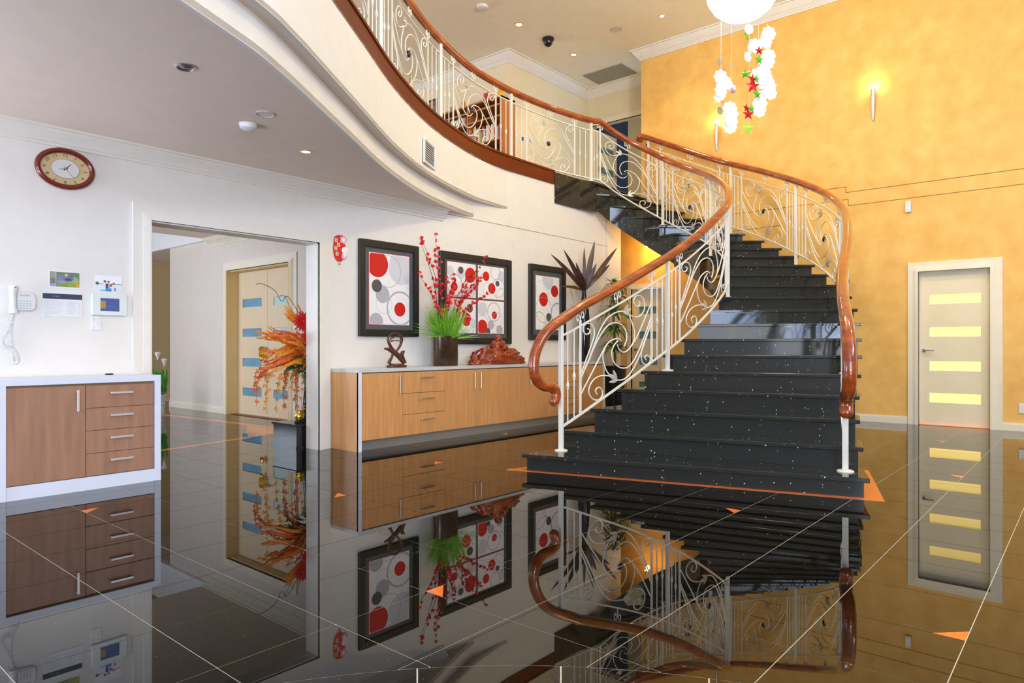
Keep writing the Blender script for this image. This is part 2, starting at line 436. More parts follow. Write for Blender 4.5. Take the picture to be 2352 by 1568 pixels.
window('window_1', (-4.3, -5.08, 0), 0, 3.2, .4, 4.8, 3)
window('window_added_upper', (.3, 14.12, 0), 0, 5.4, 3.95, 5.85, 4)  # made-up window for the added high ceiling light
window('window_added_high', (3.3, -5.08, 0), 0, 4.2, 4.3, 5.9, 3)  # made-up window for the added fascia light
window('window_2', (-4.58, -4.6, 0), PI/2, 2.6, .4, 4.8, 2)

# ---------------------------------------------------------------- ceilings, balcony edge
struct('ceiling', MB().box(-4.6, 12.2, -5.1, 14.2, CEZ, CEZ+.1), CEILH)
LOWE = offset(EDGE, .095)
low = [p for p in LOWE if p[1] < YA+.012]
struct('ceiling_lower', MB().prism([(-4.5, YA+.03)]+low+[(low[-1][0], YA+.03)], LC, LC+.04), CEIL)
struct('trim_bulkhead', MB().ribbon(low, LC-.003, LEDGE+.015, .03), BULK, smooth=40)
struct('trim_ledge', MB().prism(EDGE+offset(EDGE, .14)[::-1], LEDGE, LEDGE+.03), CEIL)
struct('trim_fascia', MB().ribbon(EDGE, LEDGE-.003, UF-.17, .05), BULK, smooth=40)
UPE = [p for p in EDGE if p[0] < 6.3]+[(6.5, 5.915), (6.9, 5.95), (7.4, 5.962), (7.93, 5.962)]
struct('floor_upper', MB().prism([p for p in offset(UPE, .06)]+[(8.9, 5.99), (8.9, 6.02), (11.6, 6.02), (11.6, 14.2), (-4.5, 14.2)], UF-.2, UF), mat('upper_floor_boards', (.35, .2, .1), .4))
struct('trim_red_fascia', MB().ribbon(UPE, UF-.19, UF+.0, .07), REDWOOD, smooth=40)
# curved lip covering the fascia top
struct('trim_red_lip', MB().ribbon(offset(UPE, -.012), UF-.015, UF+.012, .12), REDWOOD, smooth=40)

def cornice(name, pts, ztop, drop=.125, out=.125, closed=False, side=-1, m=WHITE_TRIM):
    # stepped cove moulding under a ceiling; profile offset to the room side
    prof = [(0, drop), (.018, drop), (.018, drop-.022), (.03, drop-.022), (.045, drop-.045), (.07, drop-.07), (out-.03, .03), (out-.03, .018), (out, .018), (out, 0), (0, 0)]
    n = len(pts); rings = []
    for i in range(n):
        p = Vector(pts[i]); d = Vector((0, 0))
        t0 = (p-Vector(pts[i-1])).normalized() if i > 0 else None
        t1 = (Vector(pts[i+1])-p).normalized() if i < n-1 else None
        if t0 is None: t0 = t1
        if t1 is None: t1 = t0
        n0 = Vector((-t0.y, t0.x))*side; n1 = Vector((-t1.y, t1.x))*side
        b = n0+n1; b = b/max(.3, b.dot(n0))
        rings.append([(p.x+b.x*o_, p.y+b.y*o_, ztop-h) for o_, h in prof])
    mb = MB(); k = len(prof); vs = [v for r in rings for v in r]; fs = []
    for i in range(n-1):
        for j in range(k): fs.append((i*k+j, i*k+(j+1) % k, (i+1)*k+(j+1) % k, (i+1)*k+j))
    fs += [tuple(range(k-1, -1, -1)), tuple(range((n-1)*k, n*k))]
    mb.add(vs, fs)
    return struct(name, mb, m)
cornice('trim_1', [(-4.4, YA), (5.72, YA)], LC, m=TRIM_L)
CW = mat('cornice_white', (.86, .83, .76), .4)
cornice('trim_2', [(XB, -4.9), (XB, 5.98), (XB+.16, 5.98)], CEZ, .17, .15, side=1, m=CW)
cornice('trim_3', [(11.43, 6.1), (11.43, 7.77), (9.0, 7.77), (9.0, 13.9)], CEZ, .17, .15, side=1, m=CW)
# ---------------------------------------------------------------- upper level walls
wu = sempty('wall_upper')
for b in ((9.0, 9.12, 7.9, 14.1, UF, CEZ), (9.0, 11.55, 7.77, 7.9, UF, CEZ), (11.43, 11.55, 7.66, 7.77, UF, CEZ), (11.43, 11.55, 6.02, 7.66, 5.42, CEZ), (-4.5, .3, 14.05, 14.2, UF, CEZ), (5.7, 9.0, 14.05, 14.2, UF, CEZ), (.3, 5.7, 14.05, 14.2, UF, 3.95), (.3, 5.7, 14.05, 14.2, 5.85, CEZ)):
    obj('wall_panel', MB().box(*b), WALLU, wu)
struct('wall_blue_room', MB().box(12.5, 12.6, 5.5, 9, UF, CEZ), mat('deep_blue_wall', (.035, .065, .16), .6))
struct('floor_blue_room', MB().box(11.5, 12.6, 5.5, 9, UF-.1, UF), mat('upper_floor_boards', (.35, .2, .1), .4))
struct('wall_corridor', MB().box(8.5, XB+.16, 7.5, 7.62, 0, 3.40), FOYW)
# ---------------------------------------------------------------- foyer seen through the opening
FX = 5.15
wf = sempty('wall_foyer')
for b in ((FX, FX+.3, 6.14, 8.35, 0, 2.75), (FX, FX+.3, 10.13, 12.2, 0, 2.75), (FX, FX+.3, 8.35, 10.13, 2.22, 2.75)):
    obj('wall_panel', MB().box(*b), FOYW, wf)
obj('wall_panel', MB().box(1.0, 7.2, 14.0, 14.1, 0, 2.75), mat('foyer_tan', (.52, .36, .17), .6), wf)
obj('wall_panel', MB().box(FX+.3, 7.2, 12.05, 12.2, 0, 2.75), FOYW, wf)
for b in ((.6, .7, 6.14, 8.9, 0, 3.38), (.6, .7, 12.3, 14.1, 0, 3.38), (.6, .7, 8.9, 12.3, 0, .4), (.6, .7, 8.9, 12.3, 3.3, 3.38)):
    obj('wall_panel', MB().box(*b), FOYW, wf)
struct('trim_foyer_bulkhead', MB().box(FX-.06, FX+.04, 10.75, 14.0, 2.73, 3.38), mat('bright_white_paint', (.9, .89, .87), .5))
struct('ceiling_foyer', MB().box(.6, FX, 6.14, 10.75, 2.75, 2.85), CEIL)
struct('ceiling_foyer_far', MB().box(FX+.04, 7.2, 10.75, 14.0, 2.73, 2.8), CEIL)
cornice('trim_4', [(FX, 6.15), (FX, 10.74)], 2.75, side=1)
window('window_3', (.65, 12.3, 0), -PI/2, 3.4, .4, 3.3, 3)
def skirting(name, pts, h=.10, th=.016, side=1):
    e = sempty(name)
    for p, q in zip(pts, pts[1:]):
        o_ = offset([p, q], th*side); o2 = offset([p, q], th*.6*side)
        obj('skirting_board', MB().prism([p, q, o_[1], o_[0]], 0, h*.78), WHITE_TRIM, e)
        obj('skirting_cap', MB().prism([p, q, o2[1], o2[0]], h*.78, h), WHITE_TRIM, e)
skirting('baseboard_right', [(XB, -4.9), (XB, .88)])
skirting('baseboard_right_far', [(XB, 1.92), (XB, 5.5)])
skirting('baseboard_foyer', [(FX, 10.27), (FX, 12.2)])
skirting('baseboard_left', [(-4.4, YA), (1.2, YA)], side=-1)

# ---------------------------------------------------------------- door openings
def casing(parent, x0, x1, zt, w_=.12, d=.022, m_=None):
    # stepped architrave round an opening, local x along wall, faces -y
    for st, (i, o_, dd) in enumerate(((0, w_, d), (0, w_*.42, d+.01), (0, w_*.30, d+.018), (0, w_*.16, d+.024))):
        m = MB()
        m.box(x0-o_, x0-i, -dd, 0, 0, zt+o_); m.box(x1+i, x1+o_, -dd, 0, 0, zt+o_); m.box(x0-i, x1+i, -dd, 0, zt+i, zt+o_)
        obj('architrave' if st == 0 else 'moulding_step', m, m_ or WHITE_TRIM, parent)
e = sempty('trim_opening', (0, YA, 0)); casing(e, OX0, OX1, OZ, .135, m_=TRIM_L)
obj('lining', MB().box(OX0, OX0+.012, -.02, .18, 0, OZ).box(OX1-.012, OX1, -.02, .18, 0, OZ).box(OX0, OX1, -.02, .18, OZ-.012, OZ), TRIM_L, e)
YGLASS = mat('lit_amber_glass', (.9, .7, .3), .2, emit=(1.0, .74, .20), estr=1.05)  # emission in the glass stands in for a lit room behind
BGLASS = mat('blue_frosted_glass', (.16, .36, .50), .25, var=.15, vscale=3)
PGLASS = mat('pale_frosted_glass', (.55, .72, .70), .2)
GGLASS = mat('green_frosted_glass', (.16, .28, .26), .25)
def leaf_door(parent, x0, x1, zt, glassm, y0=.0, th=.04, nz=(1.665, 1.235, .785, .365), gh=.125, gx0=.11, gx1=.10, hinge='r', pm=None, lever=True, mats=None):
    lf = MB(); zs = [.004]
    cuts = sorted(nz); ys = (y0, y0+th)
    a, b = x0+gx0, x1-gx1
    lf.box(x0, a, *ys, .004, zt); lf.box(b, x1, *ys, .004, zt)
    lo = .004
    for c in cuts:
        lf.box(a, b, *ys, lo, c-gh/2); lo = c+gh/2
    lf.box(a, b, *ys, lo, zt)
    d = obj('door_leaf', lf, pm or DOORP, parent)
    for i, c in enumerate(nz):
        obj('glass_panel', MB().box(a, b, y0+.016, y0+.024, c-gh/2, c+gh/2), glassm if not mats else mats[i], d)
    if lever:
        hx = x0+.05 if hinge == 'r' else x1-.05; s = 1 if hinge == 'r' else -1
        h = MB().lathe([(.024, 0), (.024, .01), (.012, .012), (.012, .045)], 16)
        hm = MB().join(h, Matrix.Translation((hx, y0, .99)) @ Matrix.Rotation(PI/2, 4, 'X'))
        hm.tube([(hx, y0-.045, .99), (hx+.02*s, y0-.05, .99), (hx+.12*s, y0-.045, .99)], .008, 8)
        tag(obj('lever_handle', hm, STEEL, d, smooth=40), label='brushed steel lever handle')
    return d
door_1 = sempty('door_1', (XB, 1.79, 0), -PI/2)
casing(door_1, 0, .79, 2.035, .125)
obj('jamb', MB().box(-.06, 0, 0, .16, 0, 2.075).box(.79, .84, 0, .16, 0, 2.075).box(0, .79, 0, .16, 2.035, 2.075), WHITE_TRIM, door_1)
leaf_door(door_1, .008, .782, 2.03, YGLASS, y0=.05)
obj('threshold', MB().box(0, .79, -.0, .15, 0, .006), ORANGE, door_1)
door_2 = sempty('door_2', (FX, 10.13, 0), -PI/2)
casing(door_2, .0, 1.78, 2.2, .125)
obj('jamb', MB().box(.001, .03, -.05, .3, 0, 2.199).box(1.75, 1.779, -.05, .3, 0, 2.199).box(.03, 1.75, 0, .3, 2.18, 2.22), mat('golden_jamb', (.78, .56, .24), .45), door_2)
leaf_door(door_2, .035, .888, 2.175, BGLASS, y0=.14, hinge='l', nz=(1.70, 1.25, .80, .35), gx0=.13, gx1=.16, pm=DOORT)
leaf_door(door_2, .894, 1.745, 2.175, BGLASS, y0=.14, hinge='r', nz=(1.70, 1.25, .80, .35), gx0=.16, gx1=.13, pm=DOORT, mats=[PGLASS, PGLASS, PGLASS, BGLASS])
obj('threshold', MB().box(.03, 1.75, .02, .2, 0, .008), mat('dark_threshold', (.2, .05, .02), .4), door_2)
door_3 = sempty('door_3', (XB, 6.16, 0), -PI/2)
casing(door_3, 0, .58, 2.035, .09)
leaf_door(door_3, .006, .574, 2.03, GGLASS, y0=.03)
# upstairs doorway with its door standing open
door_4 = sempty('door_4', (11.43, 7.66, UF), -PI/2)
casing(door_4, 0, 1.55, 1.84, .11)
door_5 = sempty('door_5', (11.50, 7.62, UF), 0)
leaf_door(door_5, 0, .80, 1.80, GGLASS, y0=0, nz=(1.45, 1.03, .60, .2), hinge='l')
obj('wall_panel', MB().box(12.32, 12.42, 5.6, 7.36, UF, CEZ), WALLU, wu)
# ---------------------------------------------------------------- staircase
stair = thing('staircase', 'curved flared staircase of polished black sparkling granite treads and risers', 'staircase', (0, 0, 0))
def V2(p): return Vector((p[0], p[1]))
def heading(k):
    d = V2(R_[k])-V2(L_[k]); d.normalize(); return Vector((-d.y, d.x))   # up-stair direction
for k in range(1, 23):
    l, r = V2(L_[k]), V2(R_[k]); h = heading(k); ax = (r-l).normalized()
    z = z_tread(k)
    if k < 22:
        l2, r2 = V2(L_[k+1]), V2(R_[k+1]); h2 = heading(k+1)
        # tread: front nose line to just behind the next riser
        pl = [l, r, r2+h2*.06, l2+h2*.06]
    else:
        pl = [Vector((7.95, 5.985)), Vector((8.55, 5.955)), l, r, Vector((10.44, 6.03)), Vector((7.95, 6.03))]
    m = MB().prism([(p.x, p.y) for p in pl], z-.032, z)
    obj('tread', m, GRAN, stair, bevel=.004)
    # riser set back under the nose, ends tucked in from the tread edge
    ov = .035; a = l+h*ov+ax*.035; b = r+h*ov-ax*.035
    zb = 0.0 if k == 1 else z_tread(k-1)
    m = MB().prism([(a.x, a.y), (b.x, b.y), ((b+h*.02).x, (b+h*.02).y), ((a+h*.02).x, (a+h*.02).y)], zb, z-.032)
    obj('riser', m, GRAN, stair)
# granite stringers closing each side, stepped above and sloping below
def stringer(D, sgn):
    for k in range(1, 22):
        p, q = V2(D[k]), V2(D[k+1]); axk = (V2(R_[k])-V2(L_[k])).normalized()*sgn; axq = (V2(R_[k+1])-V2(L_[k+1])).normalized()*sgn
        hk = heading(k); hq = heading(k+1)
        p1 = p+axk*.04+hk*.036; q1 = q+axq*.04+hq*.036; p2 = p1+axk*.03; q2 = q1+axq*.03
        zt = z_tread(k)-.032
        za = max(0, z_tread(k)-.50); zb = max(0, z_tread(k+1)-.50)
        if k >= 17: za = z_tread(k)-.42-.04*(21-k)/4; zb = z_tread(k+1)-.42-.04*(20-k)/4
        vs = [(p1.x, p1.y, za), (q1.x, q1.y, zb), (q1.x, q1.y, zt), (p1.x, p1.y, zt), (p2.x, p2.y, za), (q2.x, q2.y, zb), (q2.x, q2.y, zt), (p2.x, p2.y, zt)]
        obj('stringer_panel', MB().add(vs, [(0,1,2,3),(7,6,5,4),(0,4,5,1),(1,5,6,2),(2,6,7,3),(3,7,4,0)]), GRAN, stair)
stringer(L_, 1); stringer(R_, -1)
# sloping plaster soffit under the flight
sf = MB(); vs = []; fs = []
for k in range(1, 23):
    ax = (V2(R_[k])-V2(L_[k])).normalized(); h = heading(k)
    a = V2(L_[k])+ax*.06+h*.036; b = V2(R_[k])-ax*.06+h*.036
    z = max(.001, z_tread(k)-.48)
    if k >= 17: z = z_tread(k)-.40-.04*(21-k)/4
    vs += [(a.x, a.y, z), (b.x, b.y, z), (a.x, a.y, z+.03), (b.x, b.y, z+.03)]
for i in range(21):
    a = 4*i; b = a+4; fs += [(a, a+1, b+1, b), (a+2, b+2, b+3, a+3), (a, b, b+2, a+2), (a+1, a+3, b+3, b+1)]
fs += [(0, 2, 3, 1), (84, 85, 87, 86)]
obj('soffit', sf.add(vs, fs), WALL, stair)
# landing edge slab next to the balcony fascia
obj('landing_side', MB().prism([(7.95, 5.965), (8.55, 5.945), (8.89, 5.88), (8.94, 5.90), (8.94, 5.979), (7.95, 5.979)], UF-.46, UF-.032), GRAN, stair)
obj('landing_base', MB().box(9.37, 10.44, 5.985, 6.06, UF-.46, UF-.2), WALL, stair)

# ---------------------------------------------------------------- railings
def railpath(D, sgn, t0, t1, inset):
    pts = catmull([(*(V2(D[k])+(V2(R_[k])-V2(L_[k])).normalized()*sgn*inset), k) for k in range(1, 23)], 12)
    out = [p for p in pts if t0 <= p.z <= t1]
    return [Vector((p.x, p.y, .14+.164*(p.z-1), p.z)) for p in [Vector((q.x, q.y, q.z, 0)) for q in out]]
class Path:
    def __init__(s, pts):               # pts: (x,y,zbase,bottom,top,hand)
        s.p = [Vector(q[:2]) for q in pts]; s.a = pts; s.s = [0]
        for a, b in zip(s.p, s.p[1:]): s.s.append(s.s[-1]+(b-a).length)
        s.len = s.s[-1]
    def at(s, q):
        q = max(0, min(s.len, q)); i = 0
        lo, hi = 0, len(s.s)-1
        while hi-lo > 1:
            m = (lo+hi)//2
            if s.s[m] <= q: lo = m
            else: hi = m
        f = (q-s.s[lo])/max(1e-9, s.s[hi]-s.s[lo])
        return [s.a[lo][j]+(s.a[hi][j]-s.a[lo][j])*f for j in range(6)]
    def pt(s, q, kind, dz=0):
        v = s.at(q); return Vector((v[0], v[1], v[2]+v[kind]+dz))
    def uv(s, s0, s1, u, v):
        a = s.at(s0+(s1-s0)*u); return Vector((a[0], a[1], a[2]+a[3]+(a[4]-a[3])*v))
    def nrm(s, q):
        a = s.at(q-.02); b = s.at(q+.02); t = Vector((b[0]-a[0], b[1]-a[1], 0)).normalized(); return t, Vector((-t.y, t.x, 0))
# scroll curves of one panel, measured on the first panel (u to the high side, v up)
def N(pts): 
    o_ = []
    for x, y in pts:
        u = (x-590)/555.; yb = 1530-420*u; yt = 815-375*u; o_.append((u, (yb-y)/(yb-yt)))
    return o_
SCROLL = [N(c) for c in (
    [(595,1365),(680,1180),(740,1050),(790,955),(835,920),(870,911),(897,930)],
    [(868,932),(838,972),(822,1030),(835,1100),(870,1143),(912,1157),(955,1145),(1000,1090),(1050,985),(1100,850),(1143,720)],
    [(595,1235),(640,1120),(690,985),(740,880),(795,802),(850,780),(900,796),(934,850),(938,920),(918,978)],
    [(595,1240),(630,1140),(680,1000),(730,850),(785,750),(840,702),(900,681),(952,690)],
    [(960,712),(985,780),(1003,850),(1000,915),(984,966)],
    [(866,962),(882,1003),(915,1023),(950,1005),(990,950),(1030,880),(1085,750),(1143,600)],
    [(960,708),(1010,726),(1055,710),(1086,660),(1086,600),(1066,556),(1034,542),(1006,560),(997,596),(1014,630),(1040,632),(1049,606),(1032,588)],
    [(598,1195),(640,1060),(683,920),(692,860),(674,806),(640,793),(614,815),(609,850),(628,882),(654,872),(658,846),(640,836)],
    [(862,1258),(800,1224),(740,1221),(688,1250),(654,1310),(654,1370),(688,1416),(730,1414),(752,1370),(741,1326),(716,1318),(699,1344),(713,1374)],
    [(850,1256),(898,1256),(940,1234),(990,1168),(1050,1045),(1100,905),(1143,760)],
    [(822,1236),(782,1180),(760,1110),(755,1040),(776,978)],
    [(1140,790),(1090,920),(1062,1020),(1066,1100),(1100,1130),(1132,1105),(1130,1066),(1106,1050),(1089,1070),(1103,1092)])]
def arcm(P, s0, s1, c):
    sp = catmull([(u, v, 0) for u, v in c], 4); return [P.uv(s0, s1, q.x, q.y) for q in sp]
def leaf3(P, s0, s1, tip, base):
    # three lobed iron leaf growing from base towards tip
    m = MB(); b = P.uv(s0, s1, *base); t = P.uv(s0, s1, *tip); tt, nn = P.nrm(s0+(s1-s0)*base[0])
    ax = t-b; sd = ax.cross(nn).normalized()*ax.length
    for e, wd in ((t, .26), (b+ax*.72+sd*.42, .18), (b+ax*.70-sd*.42, .18)):
        for sg in (1, -1):
            m.leaf(b, e, ax.length*wd, nn*sg, bend=.012, seg=5, fold=-.25)
    return m
def railing(root, P, bays, hand_pts, treadz, parity=0):
    # bays: list of (s_post0, s_panel0, s_panel1, s_post1)
    top = [P.pt(P.len*i/160, 4) for i in range(161)]; bot = [P.pt(P.len*i/160, 3) for i in range(161)]
    obj('handrail', MB().tube(hand_pts, .046, 14).ball(tuple(hand_pts[0]), .0462, 16, 10), RAILWOOD, root, smooth=60)
    obj('top_rail', MB().tube(top, .0105, 4), IRON, root); obj('bottom_rail', MB().tube(bot, .0125, 4), IRON, root)
    done = set()
    def post(s):
        if round(s, 2) in done: return
        done.add(round(s, 2)); a = P.at(s); zb = treadz(s)
        p = obj('post', MB().box(a[0]-.018, a[0]+.018, a[1]-.018, a[1]+.018, zb, a[2]+a[5]-.03), IRON, root, bevel=.003)
        fp = MB().lathe([(.058, 0), (.058, .006), (.05, .011), (.026, .014)], 18, (a[0], a[1], zb)); obj('foot_plate', fp, IRON, p, smooth=40)
    def flat(s):
        a = P.at(s); t, n = P.nrm(s)
        b = MB()
        q0 = P.pt(s, 3); q1 = P.pt(s, 4)
        c = Vector((a[0], a[1], 0))
        vs = []
        for z in (q0.z, q1.z+.05):
            for x, y in ((-.011, -.006), (.011, -.006), (.011, .006), (-.011, .006)):
                v = c+t*x+n*y; vs.append((v.x, v.y, z))
        b.add(vs, [(3,2,1,0),(4,5,6,7),(0,1,5,4),(1,2,6,5),(2,3,7,6),(3,0,4,7)])
        obj('flat_bar', b, IRON, root); bracket(s)
    def bracket(s):
        t, n = P.nrm(s); q1 = P.pt(s, 4); hh = P.at(s)[5]-P.at(s)[4]-.05; m = MB()
        sl = (P.pt(s+.05, 4)-P.pt(s-.05, 4)); sl.normalize()
        for sg in (-1, 1):
            c = [(0, .0), (.002, .5), (.016, .86), (.034, .98), (.05, .82), (.05, .56), (.036, .46), (.028, .62)]
            m.tube([q1+sl*x*sg+Vector((0, 0, y*hh)) for x, y, _ in catmull([(x, y, 0) for x, y in c], 3)], .0052, 5)
        m.ball(tuple(q1+sl*.033+Vector((0, 0, .58*hh))), .008, 6, 4); m.ball(tuple(q1-sl*.033+Vector((0, 0, .58*hh))), .008, 6, 4)
        obj('bracket', m, IRON, root)
    def bal(s, f):
        a = P.at(s); q0 = P.pt(s, 3); q1 = P.pt(s, 4); c = (a[0], a[1], q0.z+(q1.z-q0.z)*f)
        m = MB().tube([q0, q1], .006, 6)
        m.lathe([(.007, -.04), (.011, -.036), (.011, -.028), (.0085, -.024), (.016, -.008), (.013, .012), (.008, .03), (.006, .038)], 8, c)
        obj('baluster', m, IRON, root, smooth=50)
    for p0, a0, a1, p1 in bays:
        post(p0); post(p1)
        for (x0, x1, fl) in ((p0, a0, (.42, .48)), (a1, p1, (.48, .42))):
            if x1-x0 > .12:
                for i in (1, 2): bal(x0+(x1-x0)*i/3, fl[i-1])
        flat(a0); flat(a1); bracket((a0+a1)/2)
        sp = MB()
        for c in SCROLL: sp.tube(arcm(P, a0, a1, c), .0066, 5)
        pn = obj('scroll_panel', sp, IRON, root, smooth=60)
        rc = P.uv(a0, a1, *N([(886, 966)])[0]); t, n = P.nrm((a0+a1)/2)
        M = Matrix((( t.x, 0, n.x, rc.x), (t.y, 0, n.y, rc.y), (0, 1, 0, rc.z), (0, 0, 0, 1)))
        ro = MB(); ro.lathe([(.001, -.022), (.018, -.018), (.030, -.009), (.034, 0), (.030, .009), (.018, .018), (.001, .022)], 14)
        for k in range(8):
            ro.ball((.027*math.cos(PI*k/4), .027*math.sin(PI*k/4), .0), (.009, .009, .016), 6, 4)
        tag(obj('rosette', MB().join(ro, M), ROSETTE, pn, smooth=60), label='dark iron rosette')
        for tip, base in (((980, 655), (915, 690)), ((795, 1205), (865, 1262))):
            obj('leaf', leaf3(P, a0, a1, N([tip])[0], N([base])[0]), LEAFIRON, pn, smooth=40)

# stair side railing running on along the balcony
lp = railpath(L_, 1, 1.72, 22.01, .10)
pts = []
for q in lp:
    f = min(1, max(0, ((q.z-.14)/.164+1-19)/3.0))
    pts.append((q.x, q.y, q.z, .08-.03*f, .87-.07*f, 1.04-.08*f))
n_stair = len(pts)
bal_plan = [(v.x, v.y) for v in catmull([(p[0], p[1], 0) for p in offset([(-4.4,2.62),(-2.5,2.66),(-1,2.72),(0,2.80),(1.0,3.0),(1.87,3.38),(2.27,3.62),(2.70,3.92),(3.28,4.33),(4.09,4.90),(5.0,5.42),(5.92,5.79),(6.6,5.94),(7.3,6.0),(7.95,5.985)], .075)], 6)][::-1]
bal_plan = [(8.80, 5.93), (8.5, 5.99)] + bal_plan
for x, y in [(v.x, v.y) for v in catmull([(p[0], p[1], 0) for p in bal_plan[:4]], 6)][:-1]+bal_plan[4:]:
    pts.append((x, y, UF, .05, .79, .945))
PL = Path(pts)
s_kink = PL.s[n_stair-1]
def tz_left(s):
    if s >= s_kink: return UF
    a = PL.at(s); k = int(math.floor((a[2]-.14)/.164+1+1e-6)); return z_tread(max(1, min(22, k)))
rl = thing('stair_railing', 'cream wrought iron railing with red wooden handrail up the stair and along the curved balcony', 'railing')
p0 = PL.at(0); d0 = (Vector(PL.p[0])-Vector(PL.p[4])).normalized()
def volute(P, d0):
    a = P.at(0); o_ = []
    z0 = a[2]
    for s, z in ((0.0,1.275),(.13,1.205),(.24,1.11),(.315,.985),(.335,.865),(.30,.77),(.22,.715),(.13,.70),(.075,.67),(.065,.62),(.085,.575)):
        o_.append(Vector((a[0]+d0.x*s, a[1]+d0.y*s, z)))
    return o_
hp = volute(PL, d0)[::-1]
hand = catmull(hp+[PL.pt(.22, 5, -.004)], 5)[:-1]+[PL.pt(.22+(PL.len-.22)*i/300, 5) for i in range(301)]
sb_ = s_kink
posts = [0, sb_*.238, sb_*.445, sb_*.655, sb_*.845]
bays = []
for a, b in zip(posts, posts[1:]):
    g_ = .085*3 if a == 0 else .19
    bays.append((a, a+g_, b-(.25 if a == 0 else .19), b))
bays.append((posts[-1], posts[-1]+.09, sb_-.01, sb_+.16))
q = sb_+.16
while q+1.75 < PL.len:
    bays.append((q, q+.35, q+1.40, q+1.75)); q += 1.75
railing(rl, PL, bays, hand, tz_left)
# outer railing against the ochre wall
rp = railpath(R_, -1, 1.62, 22.01, .13)
pts = [(q.x, q.y, q.z, .08, .87, 1.04) for q in rp]
PR = Path(pts)
def tz_right(s):
    a = PR.at(s); k = int(math.floor((a[2]-.14)/.164+1+1e-6)); return z_tread(max(1, min(22, k)))
rr = thing('stair_railing', 'cream wrought iron stair railing with red wooden handrail beside the ochre wall', 'railing')
d1 = (Vector(PR.p[0])-Vector(PR.p[4])).normalized()
hand = catmull(volute(PR, d1)[::-1]+[PR.pt(.22, 5, -.004)], 5)[:-1]+[PR.pt(.22+(PR.len-.22)*i/200, 5) for i in range(201)]
e_ = PR.pt(PR.len, 5)
hand += [e_+Vector((.0, .06, .0)), e_+Vector((.02, .10, -.01)), e_+Vector((.08, .12, -.01)), e_+Vector((.145, .12, -.01))]
nb = 5; bl = PR.len/nb*.985; bays = []
for i in range(nb): bays.append((bl*i, bl*i+.22, bl*(i+1)-.22, bl*(i+1)))
railing(rr, PR, bays, hand, tz_right)
# ---------------------------------------------------------------- cabinets
def bar_handle(parent, x, z, L, vertical=False, y=0.0, m=STEEL):
    b = MB()
    if vertical:
        b.box(x-.0075, x+.0075, y-.03, y-.02, z-L/2, z+L/2)
        for q in (-1, 1): b.box(x-.006, x+.006, y-.022, y, z+q*(L/2-.012)-.006, z+q*(L/2-.012)+.006)
    else:
        b.box(x-L/2, x+L/2, y-.03, y-.02, z-.0075, z+.0075)
        for q in (-1, 1): b.box(x+q*(L/2-.012)-.006, x+q*(L/2-.012)+.006, y-.022, y, z-.006, z+.006)
    return tag(obj('handle', b, m, parent, bevel=.0015), label='steel bar handle')
HANDW = mat('satin_aluminium', (.74, .74, .78), .3, metal=.6)
# low cabinet under the telephone; local origin at its front left floor corner
cb = thing('storage_cabinet', 'low oak cabinet with thick white frame, one door and four drawers, below the telephone', 'cabinet', (1.235, 5.56, 0))
W_ = 1.045; H_ = .822; D_ = .415
obj('side_panel', MB().box(0, .045, 0, D_, 0, H_-.045), CABW, cb, bevel=.002)
obj('side_panel', MB().box(W_-.045, W_, 0, D_, 0, H_-.045), CABW, cb, bevel=.002)
obj('top_panel', MB().box(0, W_, 0, D_, H_-.045, H_), CABW, cb, bevel=.002)
obj('carcass', MB().box(.046, W_-.046, .035, D_, .09, H_-.046), mat('carcass_shadow', (.30, .17, .08), .6), cb)
obj('plinth', MB().box(.046, W_-.046, .012, .06, 0, .095), CABW, cb)
xm = .525
d = obj('door', MB().box(.048, xm-.002, .012, .034, .10, .762), OAKL, cb, bevel=.0015)
bar_handle(d, xm-.055, .655, .155, True, .012, HANDW)
for i in range(4):
    z0 = .10+i*.1655; d = obj('drawer', MB().box(xm+.002, W_-.048, .012, .034, z0, z0+.1625), OAKL, cb, bevel=.0015)
    bar_handle(d, (xm+W_-.048)/2, z0+.105, .155, False, .012, HANDW)
tag(obj('key_tray', MB().box(0, .055, 0, .03, 0, .012), BLACKM, loc=(1.99, 5.86, H_), bevel=.004), 'tiny dark box lying on the white cabinet top', 'box')
# long sideboard below the pictures
sb = thing('sideboard', 'long oak sideboard with pale grey top and steel handles under the three pictures', 'sideboard', (4.13, 5.52, 0))
SX = 4.13; bw = [4.173, 4.696, 5.317, 5.829, 6.347, 6.861, 7.385, 8.02, 8.53]; SH = .818
obj('side_panel', MB().box(0, .012, 0, .455, 0, SH-.035), OAK, sb)
obj('end_frame', MB().box(0, .04, -.004, .02, 0, SH-.035), CABW, sb)
obj('end_frame', MB().box(8.535-SX, 8.575-SX, -.004, .455, 0, SH-.035), LAMW, sb)
obj('top_panel', MB().box(0, 8.575-SX, -.004, .455, SH-.035, SH), GREYL, sb, bevel=.002)
obj('carcass', MB().box(.012, 8.535-SX, .045, .455, .10, SH-.036), mat('carcass_shadow', (.30, .17, .08), .6), sb)
obj('kickboard', MB().box(.012, 8.535-SX, .07, .085, 0, .10), KICK, sb)
kinds = 'DWLRLRWd'
for i, kd in enumerate(kinds):
    x0, x1 = bw[i]-SX+.002, bw[i+1]-SX-.002
    if kd == 'W':
        zs = [.105, .325, .548, .775]
        for a, b in zip(zs, zs[1:]):
            d = obj('drawer', MB().box(x0, x1, .0, .022, a+.002, b-.002), OAK, sb, bevel=.0015)
            bar_handle(d, (x0+x1)/2+.03, b-.06, .19)
    else:
        d = obj('door', MB().box(x0, x1, .0, .022, .107, .773), OAK, sb, bevel=.0015)
        hx = {'D': x1-.04, 'L': x1-.05, 'R': x0+.05, 'd': x0+.04}[kd]
        bar_handle(d, hx, .645, .19, True)
